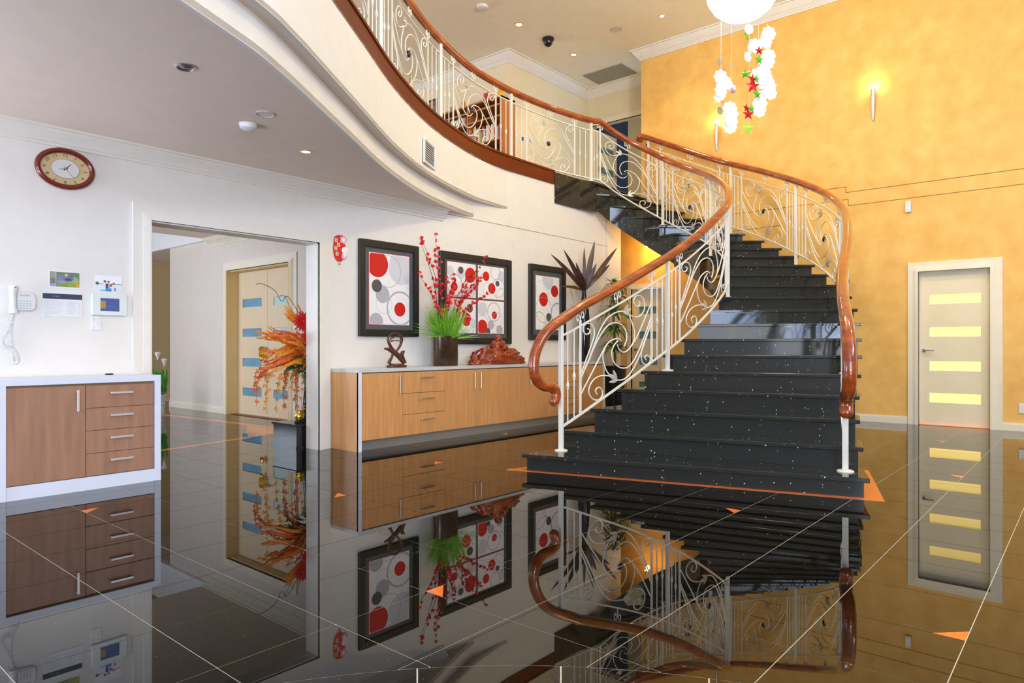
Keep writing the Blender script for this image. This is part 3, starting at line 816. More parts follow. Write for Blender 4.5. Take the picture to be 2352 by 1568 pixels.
# ---------------------------------------------------------------- pictures
def shapes_mat(name, bg, shapes):
    # flat printed artwork: discs and rings on paper, in the panel's own metres
    m = bpy.data.materials.new(name); m.use_nodes = True; nt = m.node_tree; b = nt.nodes['Principled BSDF']; Nn = nt.nodes.new; L = nt.links.new
    tc = Nn('ShaderNodeTexCoord'); cur = None
    rgb = Nn('ShaderNodeRGB'); rgb.outputs[0].default_value = (*bg, 1); cur = rgb.outputs[0]
    for s in shapes:
        kind = s[0]
        if kind in 'or':
            dn = Nn('ShaderNodeVectorMath'); dn.operation = 'DISTANCE'; dn.inputs[1].default_value = (s[1], 0, s[2])
            fl = Nn('ShaderNodeVectorMath'); fl.operation = 'MULTIPLY'; fl.inputs[1].default_value = (1, 0, 1); L(tc.outputs['Object'], fl.inputs[0]); L(fl.outputs[0], dn.inputs[0])
            mt = Nn('ShaderNodeMath')
            if kind == 'o': mt.operation = 'LESS_THAN'; L(dn.outputs['Value'], mt.inputs[0]); mt.inputs[1].default_value = s[3]
            else: mt.operation = 'COMPARE'; L(dn.outputs['Value'], mt.inputs[0]); mt.inputs[1].default_value = s[3]; mt.inputs[2].default_value = s[4]
            fac = mt.outputs[0]
        else:   # rectangle: centre, half sizes
            sp = Nn('ShaderNodeSeparateXYZ'); L(tc.outputs['Object'], sp.inputs[0])
            a = Nn('ShaderNodeMath'); a.operation = 'COMPARE'; a.inputs[1].default_value = s[1]; a.inputs[2].default_value = s[3]; L(sp.outputs[0], a.inputs[0])
            c = Nn('ShaderNodeMath'); c.operation = 'COMPARE'; c.inputs[1].default_value = s[2]; c.inputs[2].default_value = s[4]; L(sp.outputs[2], c.inputs[0])
            mu = Nn('ShaderNodeMath'); mu.operation = 'MULTIPLY'; L(a.outputs[0], mu.inputs[0]); L(c.outputs[0], mu.inputs[1]); fac = mu.outputs[0]
        mx = Nn('ShaderNodeMix'); mx.data_type = 'RGBA'; L(fac, mx.inputs[0]); L(cur, mx.inputs[6]); mx.inputs[7].default_value = (*s[-1], 1); cur = mx.outputs[2]
    L(cur, b.inputs['Base Color']); b.inputs['Roughness'].default_value = .35
    return m
RED = (.62, .012, .01); DG = (.09, .09, .10); LG = (.45, .46, .50); VL = (.66, .67, .72); LN = (.30, .30, .32); PAPER = (.88, .87, .88)
MATB = mat('slate_picture_mat', (.085, .098, .105), .5)
REDLINE = mat('red_picture_fillet', (.55, .02, .03), .4); WFIL = mat('white_fillet', (.85, .83, .84), .4)
def picture(label, x0, x1, z0, z1, fw, panels):
    e = thing('framed_picture', label, 'picture', (x0, YA, z0))
    Wd, Hd = x1-x0, z1-z0
    f = MB()
    f.box(0, fw, -.04, -.002, 0, Hd).box(Wd-fw, Wd, -.04, -.002, 0, Hd).box(fw, Wd-fw, -.04, -.002, 0, fw).box(fw, Wd-fw, -.04, -.002, Hd-fw, Hd)
    obj('frame', f, BLACKM, e, bevel=.004)
    obj('mat_board', MB().box(fw, Wd-fw, -.014, -.002, fw, Hd-fw), MATB, e)
    for n, (a, b, c, d, shp) in enumerate(panels):
        r = obj('fillet', MB().box(a-.011, b+.011, -.0165, -.014, c-.011, d+.011), REDLINE, e)
        obj('inner_fillet', MB().box(a-.006, b+.006, -.0175, -.0165, c-.006, d+.006), WFIL, r)
        o = obj('print', MB().box(-(b-a)/2, (b-a)/2, 0, .002, -(d-c)/2, (d-c)/2), shapes_mat('print_'+str(x0)+str(n), PAPER, shp), e, loc=((a+b)/2, -.0195, (c+d)/2))
# print coordinates in metres from each print's centre
picture('tall black framed print with one huge red circle, beside the red wall hanging', 4.465, 5.305, 1.155, 2.195, .075,
    [(.145, .70, .135, .905, [('o', .17, .25, .19, VL), ('r', -.02, .20, .175, .0025, LN), ('o', -.17, .27, .145, RED), ('r', .21, .12, .22, .0015, VL),
      ('o', -.10, -.06, .095, LG), ('o', -.18, .03, .07, DG), ('r', -.08, -.16, .11, .0012, LN), ('r', .15, -.205, .185, .011, LG), ('r', .16, -.20, .11, .0012, VL), ('o', .145, -.215, .08, RED), ('o', -.19, -.36, .095, LG)])])
sq = .50
def pan(cx, cz, shp, wx=.235, wz=.20): return (cx-wx, cx+wx, cz-wz, cz+wz, shp)
picture('wide black framed print divided into four squares of red and grey circles', 5.64, 6.955, 1.075, 2.19, .08,
    [pan(.385, .79, [('o', -.20, .10, .06, VL), ('o', -.02, .09, .075, VL), ('o', -.02, .12, .045, DG), ('o', .15, .07, .095, RED), ('r', -.12, -.07, .13, .006, LG), ('o', -.13, -.09, .055, RED), ('o', .16, -.14, .08, VL)], .245, .205),
     pan(.925, .79, [('o', .20, .10, .07, VL), ('r', .08, .14, .09, .005, LG), ('o', -.10, .08, .062, RED), ('r', .14, -.06, .12, .005, LG), ('o', .01, -.07, .07, RED), ('o', .12, -.0, .038, DG), ('r', -.08, -.08, .08, .0015, LN), ('r', .2, -.16, .1, .002, LN)], .245, .205),
     pan(.385, .345, [('o', .14, .10, .055, DG), ('o', .08, -.04, .085, RED), ('r', .10, -.12, .12, .005, LG), ('o', .20, -.09, .06, VL), ('o', -.12, .02, .07, VL), ('r', -.13, -.06, .1, .002, LN), ('o', -.17, -.12, .05, RED)], .245, .205),
     pan(.925, .345, [('o', -.17, .10, .09, VL), ('r', .05, .07, .12, .006, LG), ('o', .06, .03, .05, RED), ('r', -.17, -.10, .12, .0015, LN), ('o', -.17, -.13, .095, RED), ('o', -.01, -.10, .06, LG), ('o', -.06, -.18, .04, DG), ('o', .16, -.16, .062, LG), ('r', .12, -.03, .09, .003, LG)], .245, .205)])
picture('tall black framed print with two red circles, behind the stair handrail', 7.34, 8.19, 1.135, 2.19, .075,
    [(.16, .70, .15, .90, [('o', .0, .33, .13, VL), ('r', -.13, .18, .14, .0015, LN), ('r', .17, .05, .15, .0015, VL), ('o', .16, .18, .085, RED), ('o', -.10, .05, .10, RED), ('r', .23, -.14, .15, .012, LG), ('r', -.10, -.10, .18, .003, LN), ('o', .02, -.20, .06, DG), ('r', -.2, -.28, .15, .004, LN), ('r', .0, -.36, .1, .003, LG)])])
# ---------------------------------------------------------------- wall clock (oval)
ck = thing('wall_clock', 'oval wall clock with mahogany rim, tan dial and white centre', 'clock', (1.745, YA, 2.397))
def oval(rx, rz, y0, y1, n=48, m=None):
    return MB().slab([(rx*math.cos(2*PI*k/n), rz*math.sin(2*PI*k/n)) for k in range(n)], y0, y1)
rim = MB(); rim.tube([(.182*math.cos(2*PI*k/56), -.018, .137*math.sin(2*PI*k/56)) for k in range(56)], .020, 10, closed=True)
obj('rim', rim, mat('mahogany_rim', (.16, .012, .006), .15, coat=.6), ck, smooth=60)
obj('dial', oval(.176, .131, -.012, -.002), mat('tan_dial', (.66, .50, .27), .5), ck)
obj('inner_ring', oval(.096, .074, -.016, -.012), STEEL, ck)
obj('centre_dial', oval(.092, .070, -.0175, -.016), mat('dial_white', (.72, .70, .70), .4), ck)
DARKI = mat('dark_numerals', (.06, .05, .02), .5)
for k in range(1, 13):
    a = PI/2-2*PI*k/12; x, z = .135*math.cos(a), .102*math.sin(a)
    t = text_mb(str(k), .036); M = Matrix.Translation((x, -.0125, z)) @ Matrix.Rotation(-(a-PI/2), 4, 'Y') @ STAND
    obj('numeral', MB().join(t, M), DARKI, ck)
def hand(name, a, L, w_, y, back=.015):
    dx, dz = math.sin(a), math.cos(a)
    p = [(-dx*back-dz*w_, -dz*back+dx*w_), (dx*L-dz*w_*.5, dz*L+dx*w_*.5), (dx*L+dz*w_*.5, dz*L-dx*w_*.5), (-dx*back+dz*w_, -dz*back-dx*w_)]
    obj(name, MB().slab(p, y, y+.001), BLACKM, ck)
hand('hour_hand', math.radians(42), .055, .0035, -.0205); hand('minute_hand', math.radians(257), .045, .003, -.0225); hand('second_hand', math.radians(138), .085, .0014, -.024, .022)
obj('hub', MB().join(MB().lathe([(.005, 0), (.004, .004)], 12), Matrix.Translation((0, -.024, 0)) @ Matrix.Rotation(PI/2, 4, 'X')), mat('brass', (.7, .5, .2), .3, metal=.9), ck)
# ---------------------------------------------------------------- telephone with coiled cord
PW = mat('telephone_plastic', (.78, .77, .78), .3)
tp = thing('wall_telephone', 'white wall telephone with hanging coiled cord', 'telephone', (1.455, YA, 1.385))
obj('base', MB().slab([(-.02,-.078),(.075,-.078),(.095,-.06),(.10,.0),(.09,.045),(.06,.062),(-.02,.066)], -.035, 0), PW, tp, bevel=.006, smooth=40)
hs = MB(); pr = [(-.098,.026,.030),(-.085,.03,.034),(-.06,.024,.02),(0,.022,.016),(.05,.024,.02),(.08,.031,.036),(.098,.026,.030)]
hs.tube([(-.048, -.055+(.014 if abs(z) < .07 else 0), z*1.02) for z, _, _ in pr], [r for _, r, _ in pr], 12)
obj('handset', hs, PW, tp, smooth=60)
obj('earpiece_dot', MB().ball((-.045, -.086, .085), (.006, .002, .003), 8, 4), BLACKM, tp)
KG = mat('key_grey', (.55, .56, .62), .4)
for r in range(4):
    for c in range(4): obj('key', MB().box(.0+c*.02-.006, .0+c*.02+.006, -.038, -.035, -.06+r*.017-.004, -.06+r*.017+.004), KG, tp)
obj('display_strip', MB().box(-.005, .06, -.0365, -.035, .028, .04), mat('pale_green_display', (.5, .62, .5), .3), tp)
def coil(pts, turns, R, r):
    sp = catmull(pts, 20); b = []
    for i, p in enumerate(sp):
        pass
    n = turns*9; m = len(sp)-1; out = []
    for i in range(n+1):
        f = i/n*m; j = min(int(f), m-1); p = sp[j].lerp(sp[j+1], f-j); t = (sp[j+1]-sp[j]).normalized()
        sd = t.cross(Vector((0, 1, 0))).normalized(); up = Vector((0, 1, 0)); a = 2*PI*i/9
        out.append(p+sd*R*math.cos(a)+up*R*math.sin(a))
    return MB().tube(out, r, 4)
obj('coiled_cord', coil([(-.045,-.03,-.10),(-.05,-.025,-.15),(-.075,-.022,-.22),(-.105,-.022,-.29),(-.10,-.022,-.33),(-.07,-.022,-.345),(-.03,-.022,-.37),(-.012,-.022,-.42),(-.018,-.022,-.455),(-.04,-.022,-.455),(-.045,-.022,-.41),(-.05,-.02,-.33),(-.055,-.02,-.24),(-.05,-.02,-.17)], 74, .008, .0028), PW, tp)
# ---------------------------------------------------------------- cards, notice, intercom, switch on the wall
pc = thing('photo_print', 'landscape photo print of a blue roofed house among gardens, pinned above the notice', 'photo', (1.745, YA, 1.555))
obj('paper', MB().box(-.104, .104, -.002, 0, -.066, .066), LAMW, pc)
obj('image', MB().box(-.098, .098, 0, .0008, -.056, .056), shapes_mat('house_photo', (.14, .20, .10), [
    ('q', .0, -.03, .05, .03, (.22, .30, .06)), ('o', .06, -.01, .035, (.35, .40, .16)), ('q', -.0, .015, .05, .018, (.16, .17, .42)), ('o', -.03, .01, .02, (.20, .20, .46)), ('o', .035, .012, .024, (.13, .14, .36)), ('q', .02, .0, .02, .008, (.05, .05, .14)),
    ('q', -.02, -.02, .03, .01, (.30, .28, .42)), ('o', .01, .034, .012, (.55, .5, .12)), ('o', .05, -.045, .03, (.28, .36, .05)), ('o', .09, -.045, .016, (.7, .3, .05)), ('q', -.078, .03, .018, .024, (.30, .30, .24)), ('q', -.078, -.01, .018, .018, (.20, .18, .16)), ('q', -.078, -.045, .018, .012, (.30, .34, .60)), ('q', -.058, 0, .0015, .06, (.7, .7, .7))]), pc, loc=(0, -.0028, 0))
ph = thing('photo_print', 'family group photo print on white sky, tucked above the intercom', 'photo', (2.05, YA, 1.545))
obj('paper', MB().box(-.097, .097, -.002, 0, -.066, .066), LAMW, ph)
obj('image', MB().box(-.094, .094, 0, .0008, -.062, .062), shapes_mat('group_photo', (.86, .86, .92), [
    ('q', 0, -.003, .094, .0035, (.35, .33, .28)), ('o', -.085, -.004, .016, (.10, .12, .05)), ('q', 0, -.04, .094, .028, (.74, .78, .88)), ('q', -.028, -.03, .011, .032, (.72, .76, .86)), ('o', -.028, .016, .010, (.22, .08, .05)), ('q', -.012, -.03, .011, .03, (.03, .04, .10)), ('o', -.002, .014, .009, (.20, .10, .07)), ('q', .002, -.028, .009, .018, (.5, .30, .5)), ('q', .0, -.05, .02, .012, (.03, .30, .62)), ('o', .018, -.012, .011, (.26, .10, .05)), ('q', .036, -.028, .011, .02, (.85, .7, .72)), ('o', .036, .002, .009, (.45, .12, .06)), ('q', .046, -.045, .008, .012, (.2, .3, .6)), ('q', -.04, -.055, .02, .004, (.08, .4, .65))]), ph, loc=(0, -.0028, 0))
nb_ = thing('notice_board', 'white printed notice with navy header stripe beside the telephone', 'notice', (1.73, YA, 1.367))
obj('panel', MB().box(-.132, .132, -.006, 0, -.098, .105), LAMW, nb_, bevel=.001)
obj('header_stripe', MB().box(-.130, .131, -.0068, -.006, .038, .078), mat('navy_print', (.030, .033, .085), .4), nb_)
tx = MB()
for k, ww in enumerate((.010, .006, .014, .012)): tx.box(-.066+k*.012, -.066+k*.012+ww*.6, -.0074, -.0068, .054, .062)
obj('header_mark', tx, mat('green_print', (.10, .35, .10), .5), nb_)
pl = MB()
for k in range(12):
    ww = random.uniform(.10, .135); pl.box(-.118, -.118+ww, -.0066, -.006, .022-k*.0088, .0232-k*.0088)
for k in range(8):
    z = .018-k*.0125; pl.box(.03, .03+random.uniform(.045, .07), -.0066, -.006, z, z+.0018); pl.box(.105, .118, -.0066, -.006, z, z+.0018)
pl.box(-.118, -.085, -.0066, -.006, -.091, -.089)
obj('print_lines', pl, mat('grey_print', (.45, .45, .52), .5), nb_)
ic = thing('intercom', 'pale video intercom panel with blue screen', 'intercom', (2.05, YA, 1.375))
obj('body', MB().box(-.13, .13, -.028, 0, -.085, .085), mat('intercom_white', (.74, .80, .75), .3), ic, bevel=.006)
obj('screen', MB().box(-.068, .068, -.0295, -.028, -.05, .052), shapes_mat('screen_image', (.055, .10, .30), [('q', -.05, 0, .018, .03, (.42, .26, .03)), ('q', .01, -.012, .03, .002, (.12, .2, .5))]), ic)
obj('speaker_dot', MB().box(.10, .104, -.029, -.028, -.055, -.051), BLACKM, ic)
sw = thing('light_switch', 'white double light switch plate under the intercom', 'switch', (1.957, YA, 1.23))
obj('plate', MB().box(-.036, .036, -.009, 0, -.058, .055), LAMW, sw, bevel=.003)
for k, (x, z) in enumerate(((.014, .03), (.014, -.012), (-.02, .03), (-.02, -.035))): obj('rocker', MB().box(x-.006, x+.006, -.012, -.009, z-.009, z+.009), mat('switch_grey', (.66, .66, .70), .4), sw, bevel=.001)
# ---------------------------------------------------------------- red new-year hanging
hg = thing('wall_hanging', 'red and pink paper lucky charm hanging on the cream wall by the opening', 'decoration', (4.232, YA, 2.06))
pr = [(-.03,.135),(.03,.14),(.055,.12),(.06,.07),(.075,.03),(.06,-.04),(.05,-.10),(.02,-.132),(-.02,-.132),(-.055,-.10),(-.07,-.05),(-.075,.0),(-.068,.06),(-.06,.11)]
sp = [(q.x, q.y) for q in catmull([(x, z, 0) for x, z in pr+[pr[0]]], 4)[:-1]]
obj('gold_backing', MB().slab([(x*1.07, z*1.04) for x, z in sp], -.004, -.001), mat('gold_card', (.75, .50, .22), .35, metal=.3), hg)
obj('red_body', MB().slab(sp, -.007, -.004), mat('red_card', (.72, .012, .012), .4), hg)
PINK = mat('pink_card', (.85, .45, .55), .5); WCARD = mat('white_card', (.88, .84, .86), .5)
fl = MB()
for cx, cz, s in ((.048, .095, .026), (.06, -.075, .022)):
    for k in range(5): fl.ball((cx+s*math.cos(2*PI*k/5), -.009, cz+s*math.sin(2*PI*k/5)), (s*.75, .004, s*.75), 8, 5)
obj('pink_blossom', fl, PINK, hg, smooth=60)
fl = MB()
for cx, cz, rx, rz_ in ((.048, .095, .024, .024), (.068, -.012, .045, .036), (.06, -.058, .026, .03)): fl.ball((cx, -.010, cz), (rx, .004, rz_), 12, 6)
obj('white_blossom', fl, WCARD, hg, smooth=60)
ch = MB(); chs = MB()
for x, z in ((-.04, .085), (-.012, .04), (-.045, .0), (-.03, -.055)):
    ch.box(x-.017, x+.017, -.0085, -.007, z-.02, z+.02)
    for k in range(3): chs.box(x-.011, x+.011, -.0092, -.0085, z-.012+k*.011, z-.009+k*.011)
    chs.box(x-.0015, x+.0015, -.0092, -.0085, z-.015, z+.015)
cc = obj('character_tile', ch, mat('pale_gold_card', (.80, .66, .45), .4), hg); obj('character_strokes', chs, mat('olive_ink', (.20, .17, .07), .5), cc)
obj('bell', MB().tube([(0, -.006, -.13), (0, -.006, -.15)], .001, 4).ball((-.006, -.008, -.158), .008, 8, 6).ball((.008, -.008, -.158), .008, 8, 6), mat('brass', (.7, .5, .2), .3, metal=.9), hg)
# ---------------------------------------------------------------- vase with grass and blossom branches
VB = mat('bronze_vase', (.085, .055, .035), .28, metal=.6, var=.2, vscale=20)
vs_ = thing('flower_vase', 'dark bronze oval vase of green grass and red blossom branches on the sideboard', 'vase', (5.545, 5.75, SH))
obj('vase', MB().lathe([(.172, 0), (.176, .004), (.176, .33), (.178, .345), (.166, .345), (.160, .30)], 36, sx=1, sy=.55), VB, vs_, smooth=40)
GREEN = mat('bright_grass', (.13, .42, .02), .5, color2=(.28, .60, .05), vscale=30)
gr = MB(); rnd = random.Random(3)
for k in range(420):
    a = rnd.uniform(0, 2*PI); rr_ = math.sqrt(rnd.random())*.13
    b = (rr_*math.cos(a), rr_*.5*math.sin(a), .31)
    long = rnd.random() < .14
    sp_ = rnd.uniform(.04, .26) if not long else rnd.uniform(.28, .50); hh = rnd.uniform(.20, .40) if not long else rnd.uniform(-.06, .20)
    a2 = a+rnd.uniform(-.5, .5); tip = (b[0]+sp_*math.cos(a2), max(-.28, min(.18, b[1]+sp_*.5*math.sin(a2))), .345+hh)
    gr.leaf(b, tip, rnd.uniform(.004, .0075), (0, -1, .3), bend=rnd.uniform(.02, .07) if long else .012, seg=4, fold=.1)
tag(obj('grass', gr, GREEN, vs_), kind='stuff')
BR = mat('dark_twig', (.045, .025, .02), .6); RB = mat('red_blossom', (.60, .008, .012), .45, color2=(.80, .03, .03), vscale=40)
tops = [(-.44, 1.44), (-.37, 1.41), (-.19, 1.50), (-.30, 1.30), (-.43, 1.06), (.02, 1.05), (.06, .98), (.68, 1.33), (.60, 1.12), (.52, 1.02), (.62, .86), (.45, .95), (-.25, .72), (.38, .72), (-.08, 1.0), (.30, 1.05)]
for n, (tx_, tz_) in enumerate(tops):
    b0 = Vector((tx_*.14+rnd.uniform(-.03, .03), rnd.uniform(-.04, .04), .30)); tip = Vector((tx_, rnd.uniform(-.12, .05), tz_))
    mid = b0.lerp(tip, .5)+Vector((-tx_*.16, 0, .05)); cv = catmull([b0, mid, tip], 7)
    br = obj('branch', MB().tube(cv, [.0055*(1-.72*i/(len(cv)-1)) for i in range(len(cv))], 5), BR, vs_)
    bl_ = MB()
    for i, p in enumerate(cv):
        if i < 6 or rnd.random() < .12: continue
        for q in range(rnd.choice((1, 1, 2))):
            c = p+Vector((rnd.uniform(-.018, .018), rnd.uniform(-.012, .012), rnd.uniform(-.012, .012)))
            for t in range(3):
                d = Vector((rnd.uniform(-1, 1), rnd.uniform(-1, .2), rnd.uniform(-.4, 1))).normalized()*rnd.uniform(.026, .046)
                bl_.leaf(c, c+d, .034, (0, -1, .2), bend=.004, seg=3, fold=.3)
            bl_.ball(tuple(c), .008, 6, 4)
    obj('blossom', bl_, RB, br)
# ---------------------------------------------------------------- carved wooden dancers
DW = mat('dark_carved_wood', (.085, .030, .016), .3, var=.3, vscale=25)
st = thing('figurine', 'small dark wood abstract dancing pair sculpture on the sideboard', 'figurine', (4.785, 5.72, SH))
obj('base', MB().lathe([(.125, 0), (.13, .008), (.128, .022), (.10, .028), (.09, .04)], 28, sx=1, sy=.55), DW, st, smooth=40)
sg = MB(); S_ = .00205   # traced loops, local x,z
def tr(pts, rs): sg.tube(catmull([((x-735)*S_*.095*2.9, -.005, (1235-y)*S_*.095*1.78+.03) for x, y in pts], 5), catr(rs, 5), 8, flat=.8)
def catr(rs, per):
    out = []
    for a, b in zip(rs, rs[1:]):
        for k in range(per): out.append(a+(b-a)*k/per)
    return out+[rs[-1]]
tr([(590,700),(540,560),(515,450),(560,330),(680,255),(790,320),(850,440),(830,580),(790,700),(720,820)], [0.0182,0.0182,0.0104,0.0078,0.0078,0.0143,0.0195,0.0156,0.0130,0.0104])
tr([(560,480),(600,420),(645,395)], [0.0078,0.0065,0.0117]); tr([(590,510),(680,490),(800,500)], [0.0091,0.0052,0.0065])
tr([(430,735),(540,760),(650,850),(760,960),(820,1060),(900,1160)], [0.0078,0.0208,0.0247,0.0260,0.0234,0.0234])
tr([(590,690),(640,800),(760,950),(860,1090)], [0.0182,0.0234,0.0286,0.0208])
tr([(640,880),(610,1000),(560,1120),(545,1200)], [0.0156,0.0143,0.0182,0.0260])
tr([(925,820),(870,870),(860,960),(900,1080),(930,1190)], [0.0078,0.0234,0.0208,0.0169,0.0234])
obj('dancers', sg, DW, st, smooth=60)
# ---------------------------------------------------------------- carved root
RW = mat('red_carved_rosewood', (.17, .012, .004), .16, color2=(.36, .05, .007), vscale=14, coat=.6, bump=.5, bscale=24)
cr = thing('carving', 'glossy red rosewood carving of a seated figure on a mound, on the sideboard', 'carving', (6.43, 5.74, SH))
def blob(center, r, amp, sc_, seed, nu=40, nv=26, zmin=0.0):
    b = MB().ball((0, 0, 0), 1.0, nu, nv); out = MB(); vs = []
    for v in b.v:
        p = Vector(v); n = noise.noise(p*sc_+Vector((seed, 0, 0)))+.5*noise.noise(p*sc_*2.3+Vector((0, seed, 0)))
        q = p*(1+amp*n); vs.append((center[0]+q.x*r[0], center[1]+q.y*r[1], max(zmin, center[2]+q.z*r[2])))
    return out.add(vs, b.f)
mb = blob((0, 0, .02), (.44, .15, .20), .28, 3.2, 1.0); mb.join(blob((-.17, -.02, .07), (.17, .10, .10), .3, 3, 2.)); mb.join(blob((.17, -.02, .10), (.19, .11, .10), .3, 3, 4.)); mb.join(blob((.40, 0, .03), (.11, .08, .075), .3, 3, 5.)); mb.join(blob((-.40, 0, .02), (.09, .07, .06), .3, 3, 6.))
obj('mound', mb, RW, cr, smooth=180)
fg = blob((.0, -.02, .235), (.125, .08, .075), .22, 3, 8., 24, 16); fg.join(blob((-.01, -.03, .315), (.052, .05, .055), .12, 4, 9., 20, 14)); fg.join(blob((.06, -.06, .20), (.07, .05, .06), .2, 3, 3., 18, 12)); fg.join(blob((-.07, -.06, .19), (.06, .05, .07), .2, 3, 7., 18, 12))
obj('seated_figure', fg, RW, cr, smooth=180)
# ---------------------------------------------------------------- slender vase with dark leaves
dr = thing('dracaena', 'dark purple spiky leaves in a slender black vase at the sideboard end', 'plant', (8.36, 5.74, SH))
obj('vase', MB().lathe([(.06, 0), (.07, .02), (.088, .28), (.092, .50), (.070, .78), (.034, .96), (.030, 1.04), (.036, 1.07), (.03, 1.07)], 28), BLACKG, dr, smooth=40)
PUR = mat('purple_leaf', (.045, .018, .020), .4, color2=(.085, .035, .03), vscale=10)
for dx, tz, wd in ((-.89, 1.50, .085), (-.55, 1.60, .085), (.20, 1.80, .10), (.76, 1.76, .085), (.56, 1.48, .08), (-.66, 1.07, .06), (-.22, 1.45, .075), (.02, 1.70, .06), (.35, 1.35, .06), (-.35, 1.3, .07), (.10, 1.45, .09)):
    m = MB(); tip = Vector((dx, rnd.uniform(-.18, .04), tz)); b0 = Vector((dx*.03, 0, 1.04))
    m.leaf(b0, tip, wd*.8, (-.75, -.65, .2), bend=.05 if abs(dx) > .3 else .01, seg=10, fold=.22); obj('leaf', m, PUR, dr, smooth=180)
obj('crown', MB().lathe([(.022, 1.0), (.03, 1.06), (.045, 1.16), (.02, 1.24)], 12), PUR, dr, smooth=60)
# ---------------------------------------------------------------- bushy plant in black pot
bp = thing('potted_plant', 'bushy green potted plant in a tall black tapered pot behind the staircase', 'plant', (9.0, 5.62, 0))
pot = MB()
prof = [(.12, 0)]
for k in range(16): prof += [(.122+.062*k/16, .02+.7*k/16), (.127+.062*k/16, .035+.7*k/16), (.122+.062*(k+1)/16, .058+.7*k/16)]
prof += [(.19, .74), (.175, .74), (.17, .68)]
obj('pot', pot.lathe(prof, 28), BLACKG, bp, smooth=30)
obj('soil', MB().lathe([(.001, .66), (.171, .67), (.17, .69), (.001, .695)], 20), mat('soil', (.03, .02, .012), .9), bp)
obj('stem', MB().tube(catmull([(0, 0, .68), (.03, 0, 1.0), (-.02, 0, 1.4), (.0, 0, 1.85)], 6), .022, 8), mat('brown_cane', (.25, .12, .05), .7), bp)
BG1 = mat('variegated_leaf', (.055, .13, .018), .45, color2=(.30, .36, .08), vscale=14)
for lv, n, z, r_ in ((0, 64, .95, .36), (1, 70, 1.22, .38), (2, 74, 1.5, .36), (3, 60, 1.74, .32), (4, 40, 1.92, .22)):
    m = MB()
    for k in range(n):
        a = 2*PI*k/n+rnd.uniform(-.1, .1); rr_ = r_*rnd.uniform(.6, 1.05); dz = rnd.uniform(-.12, .2)
        m.leaf((0, 0, z), (rr_*math.cos(a), rr_*.85*math.sin(a), z+dz), rnd.uniform(.022, .042), (0, 0, 1), bend=rnd.uniform(.05, .11), seg=6, fold=.15)
    obj('leaf_cluster', m, BG1, bp, smooth=180)
# ---------------------------------------------------------------- pendant lamp
pdx, pdy = 6.46, 2.59
GLOW = mat('glowing_glass', (1, .9, .7), .3, emit=(1.0, .86, .52), estr=9.0)
pn = thing('pendant_lamp', 'large glowing round pendant lamp hanging from the high ceiling', 'lamp', (pdx, pdy, 4.2))
obj('glass_bowl', MB().lathe([(.001, 0), (.10, .012), (.19, .045), (.27, .11), (.325, .20), (.348, .31), (.345, .40), (.30, .43), (.001, .44)], 40), GLOW, pn, smooth=50)
obj('rod', MB().tube([(0, 0, .44), (0, 0, CEZ-4.2-.03)], .012, 10), STEEL, pn)
obj('ceiling_rose', MB().lathe([(.09, CEZ-4.2-.035), (.09, CEZ-4.2-.01), (.07, CEZ-4.2)], 24), STEEL, pn, smooth=40)
light('pendant_bulb', 'POINT', (pdx, pdy, 4.98), 190, (1, .82, .50), radius=.12)
# garlands hanging under the lamp
rt = Vector((math.sin(TH), -math.cos(TH), 0)); fw_ = Vector((math.cos(TH), math.sin(TH), 0)); px_m = 6.59/1568
SNOW = mat('white_snowflake_foil', (.97, .97, .98), .3, metal=.05, emit=(1, 1, 1), estr=.0)
SILV = mat('silver_foil', (.70, .70, .74), .2, metal=.9)
RSTAR = mat('red_foil', (.75, .02, .02), .2, metal=.5); GSTAR = mat('green_foil', (.12, .62, .05), .2, metal=.4); LSTAR = mat('lime_foil', (.55, .85, .08), .25, metal=.3)
STR = mat('nylon_string', (.8, .78, .7), .4)
def starpoly(n, r0, r1): return [((r0 if k % 2 == 0 else r1)*math.sin(PI*k/n), (r0 if k % 2 == 0 else r1)*math.cos(PI*k/n)) for k in range(2*n)]
def flake(r):
    p = []
    for k in range(48):
        a = 2*PI*k/48; q = r*(.80+.20*abs(math.cos(4*a))**.7); p.append((q*math.sin(a), q*math.cos(a)))
    return p
def garland(label, px0, depth, top_y, items, group=None):
    bx = Vector((pdx, pdy, 0))+rt*((px0-1705)*px_m)+fw_*depth
    e = thing('garland', label, 'garland', (bx.x, bx.y, 0), 0, group)
    zz = lambda y: 1.05+(794-y)*px_m
    ylow = max(i[1] for i in items)
    obj('string', MB().tube([(0, 0, zz(top_y)), (0, 0, zz(ylow))], .0016, 4), STR, e)
    for kind, y, dx, size, ang in items:
        poly = flake(size) if kind in 'ws' else starpoly(5, size, size*.42)
        m = MB().slab(poly, -.001, .001)
        # star faces get a raised centre
        if kind in 'RGL':
            b = MB(); n = len(poly); b.add([(x, 0, z) for x, z in poly]+[(0, -.012, 0), (0, .012, 0)], [(k, (k+1) % n, n) for k in range(n)]+[((k+1) % n, k, n+1) for k in range(n)]); m = b
        M = Matrix.Translation(tuple(rt*dx*px_m)+ (0,)) if False else Matrix.Translation((rt.x*dx*px_m, rt.y*dx*px_m, zz(y))) @ Matrix.Rotation(TH-PI/2+ang, 4, 'Z')
        obj('snowflake' if kind in 'ws' else 'star', MB().join(m, M), {'w': SNOW, 's': SILV, 'R': RSTAR, 'G': GSTAR, 'L': LSTAR}[kind], e)
S1 = .074
garland('silver snowflake garland hanging under the lamp, the one with the shortest string', 1648, -.10, 60, [('s', 152, -3, .035, .6), ('w', 186, 0, S1, .2), ('w', 201, 8, S1, -.3), ('w', 217, 0, S1, .4), ('w', 232, -4, .05, 0), ('s', 245, 4, .04, .9)])
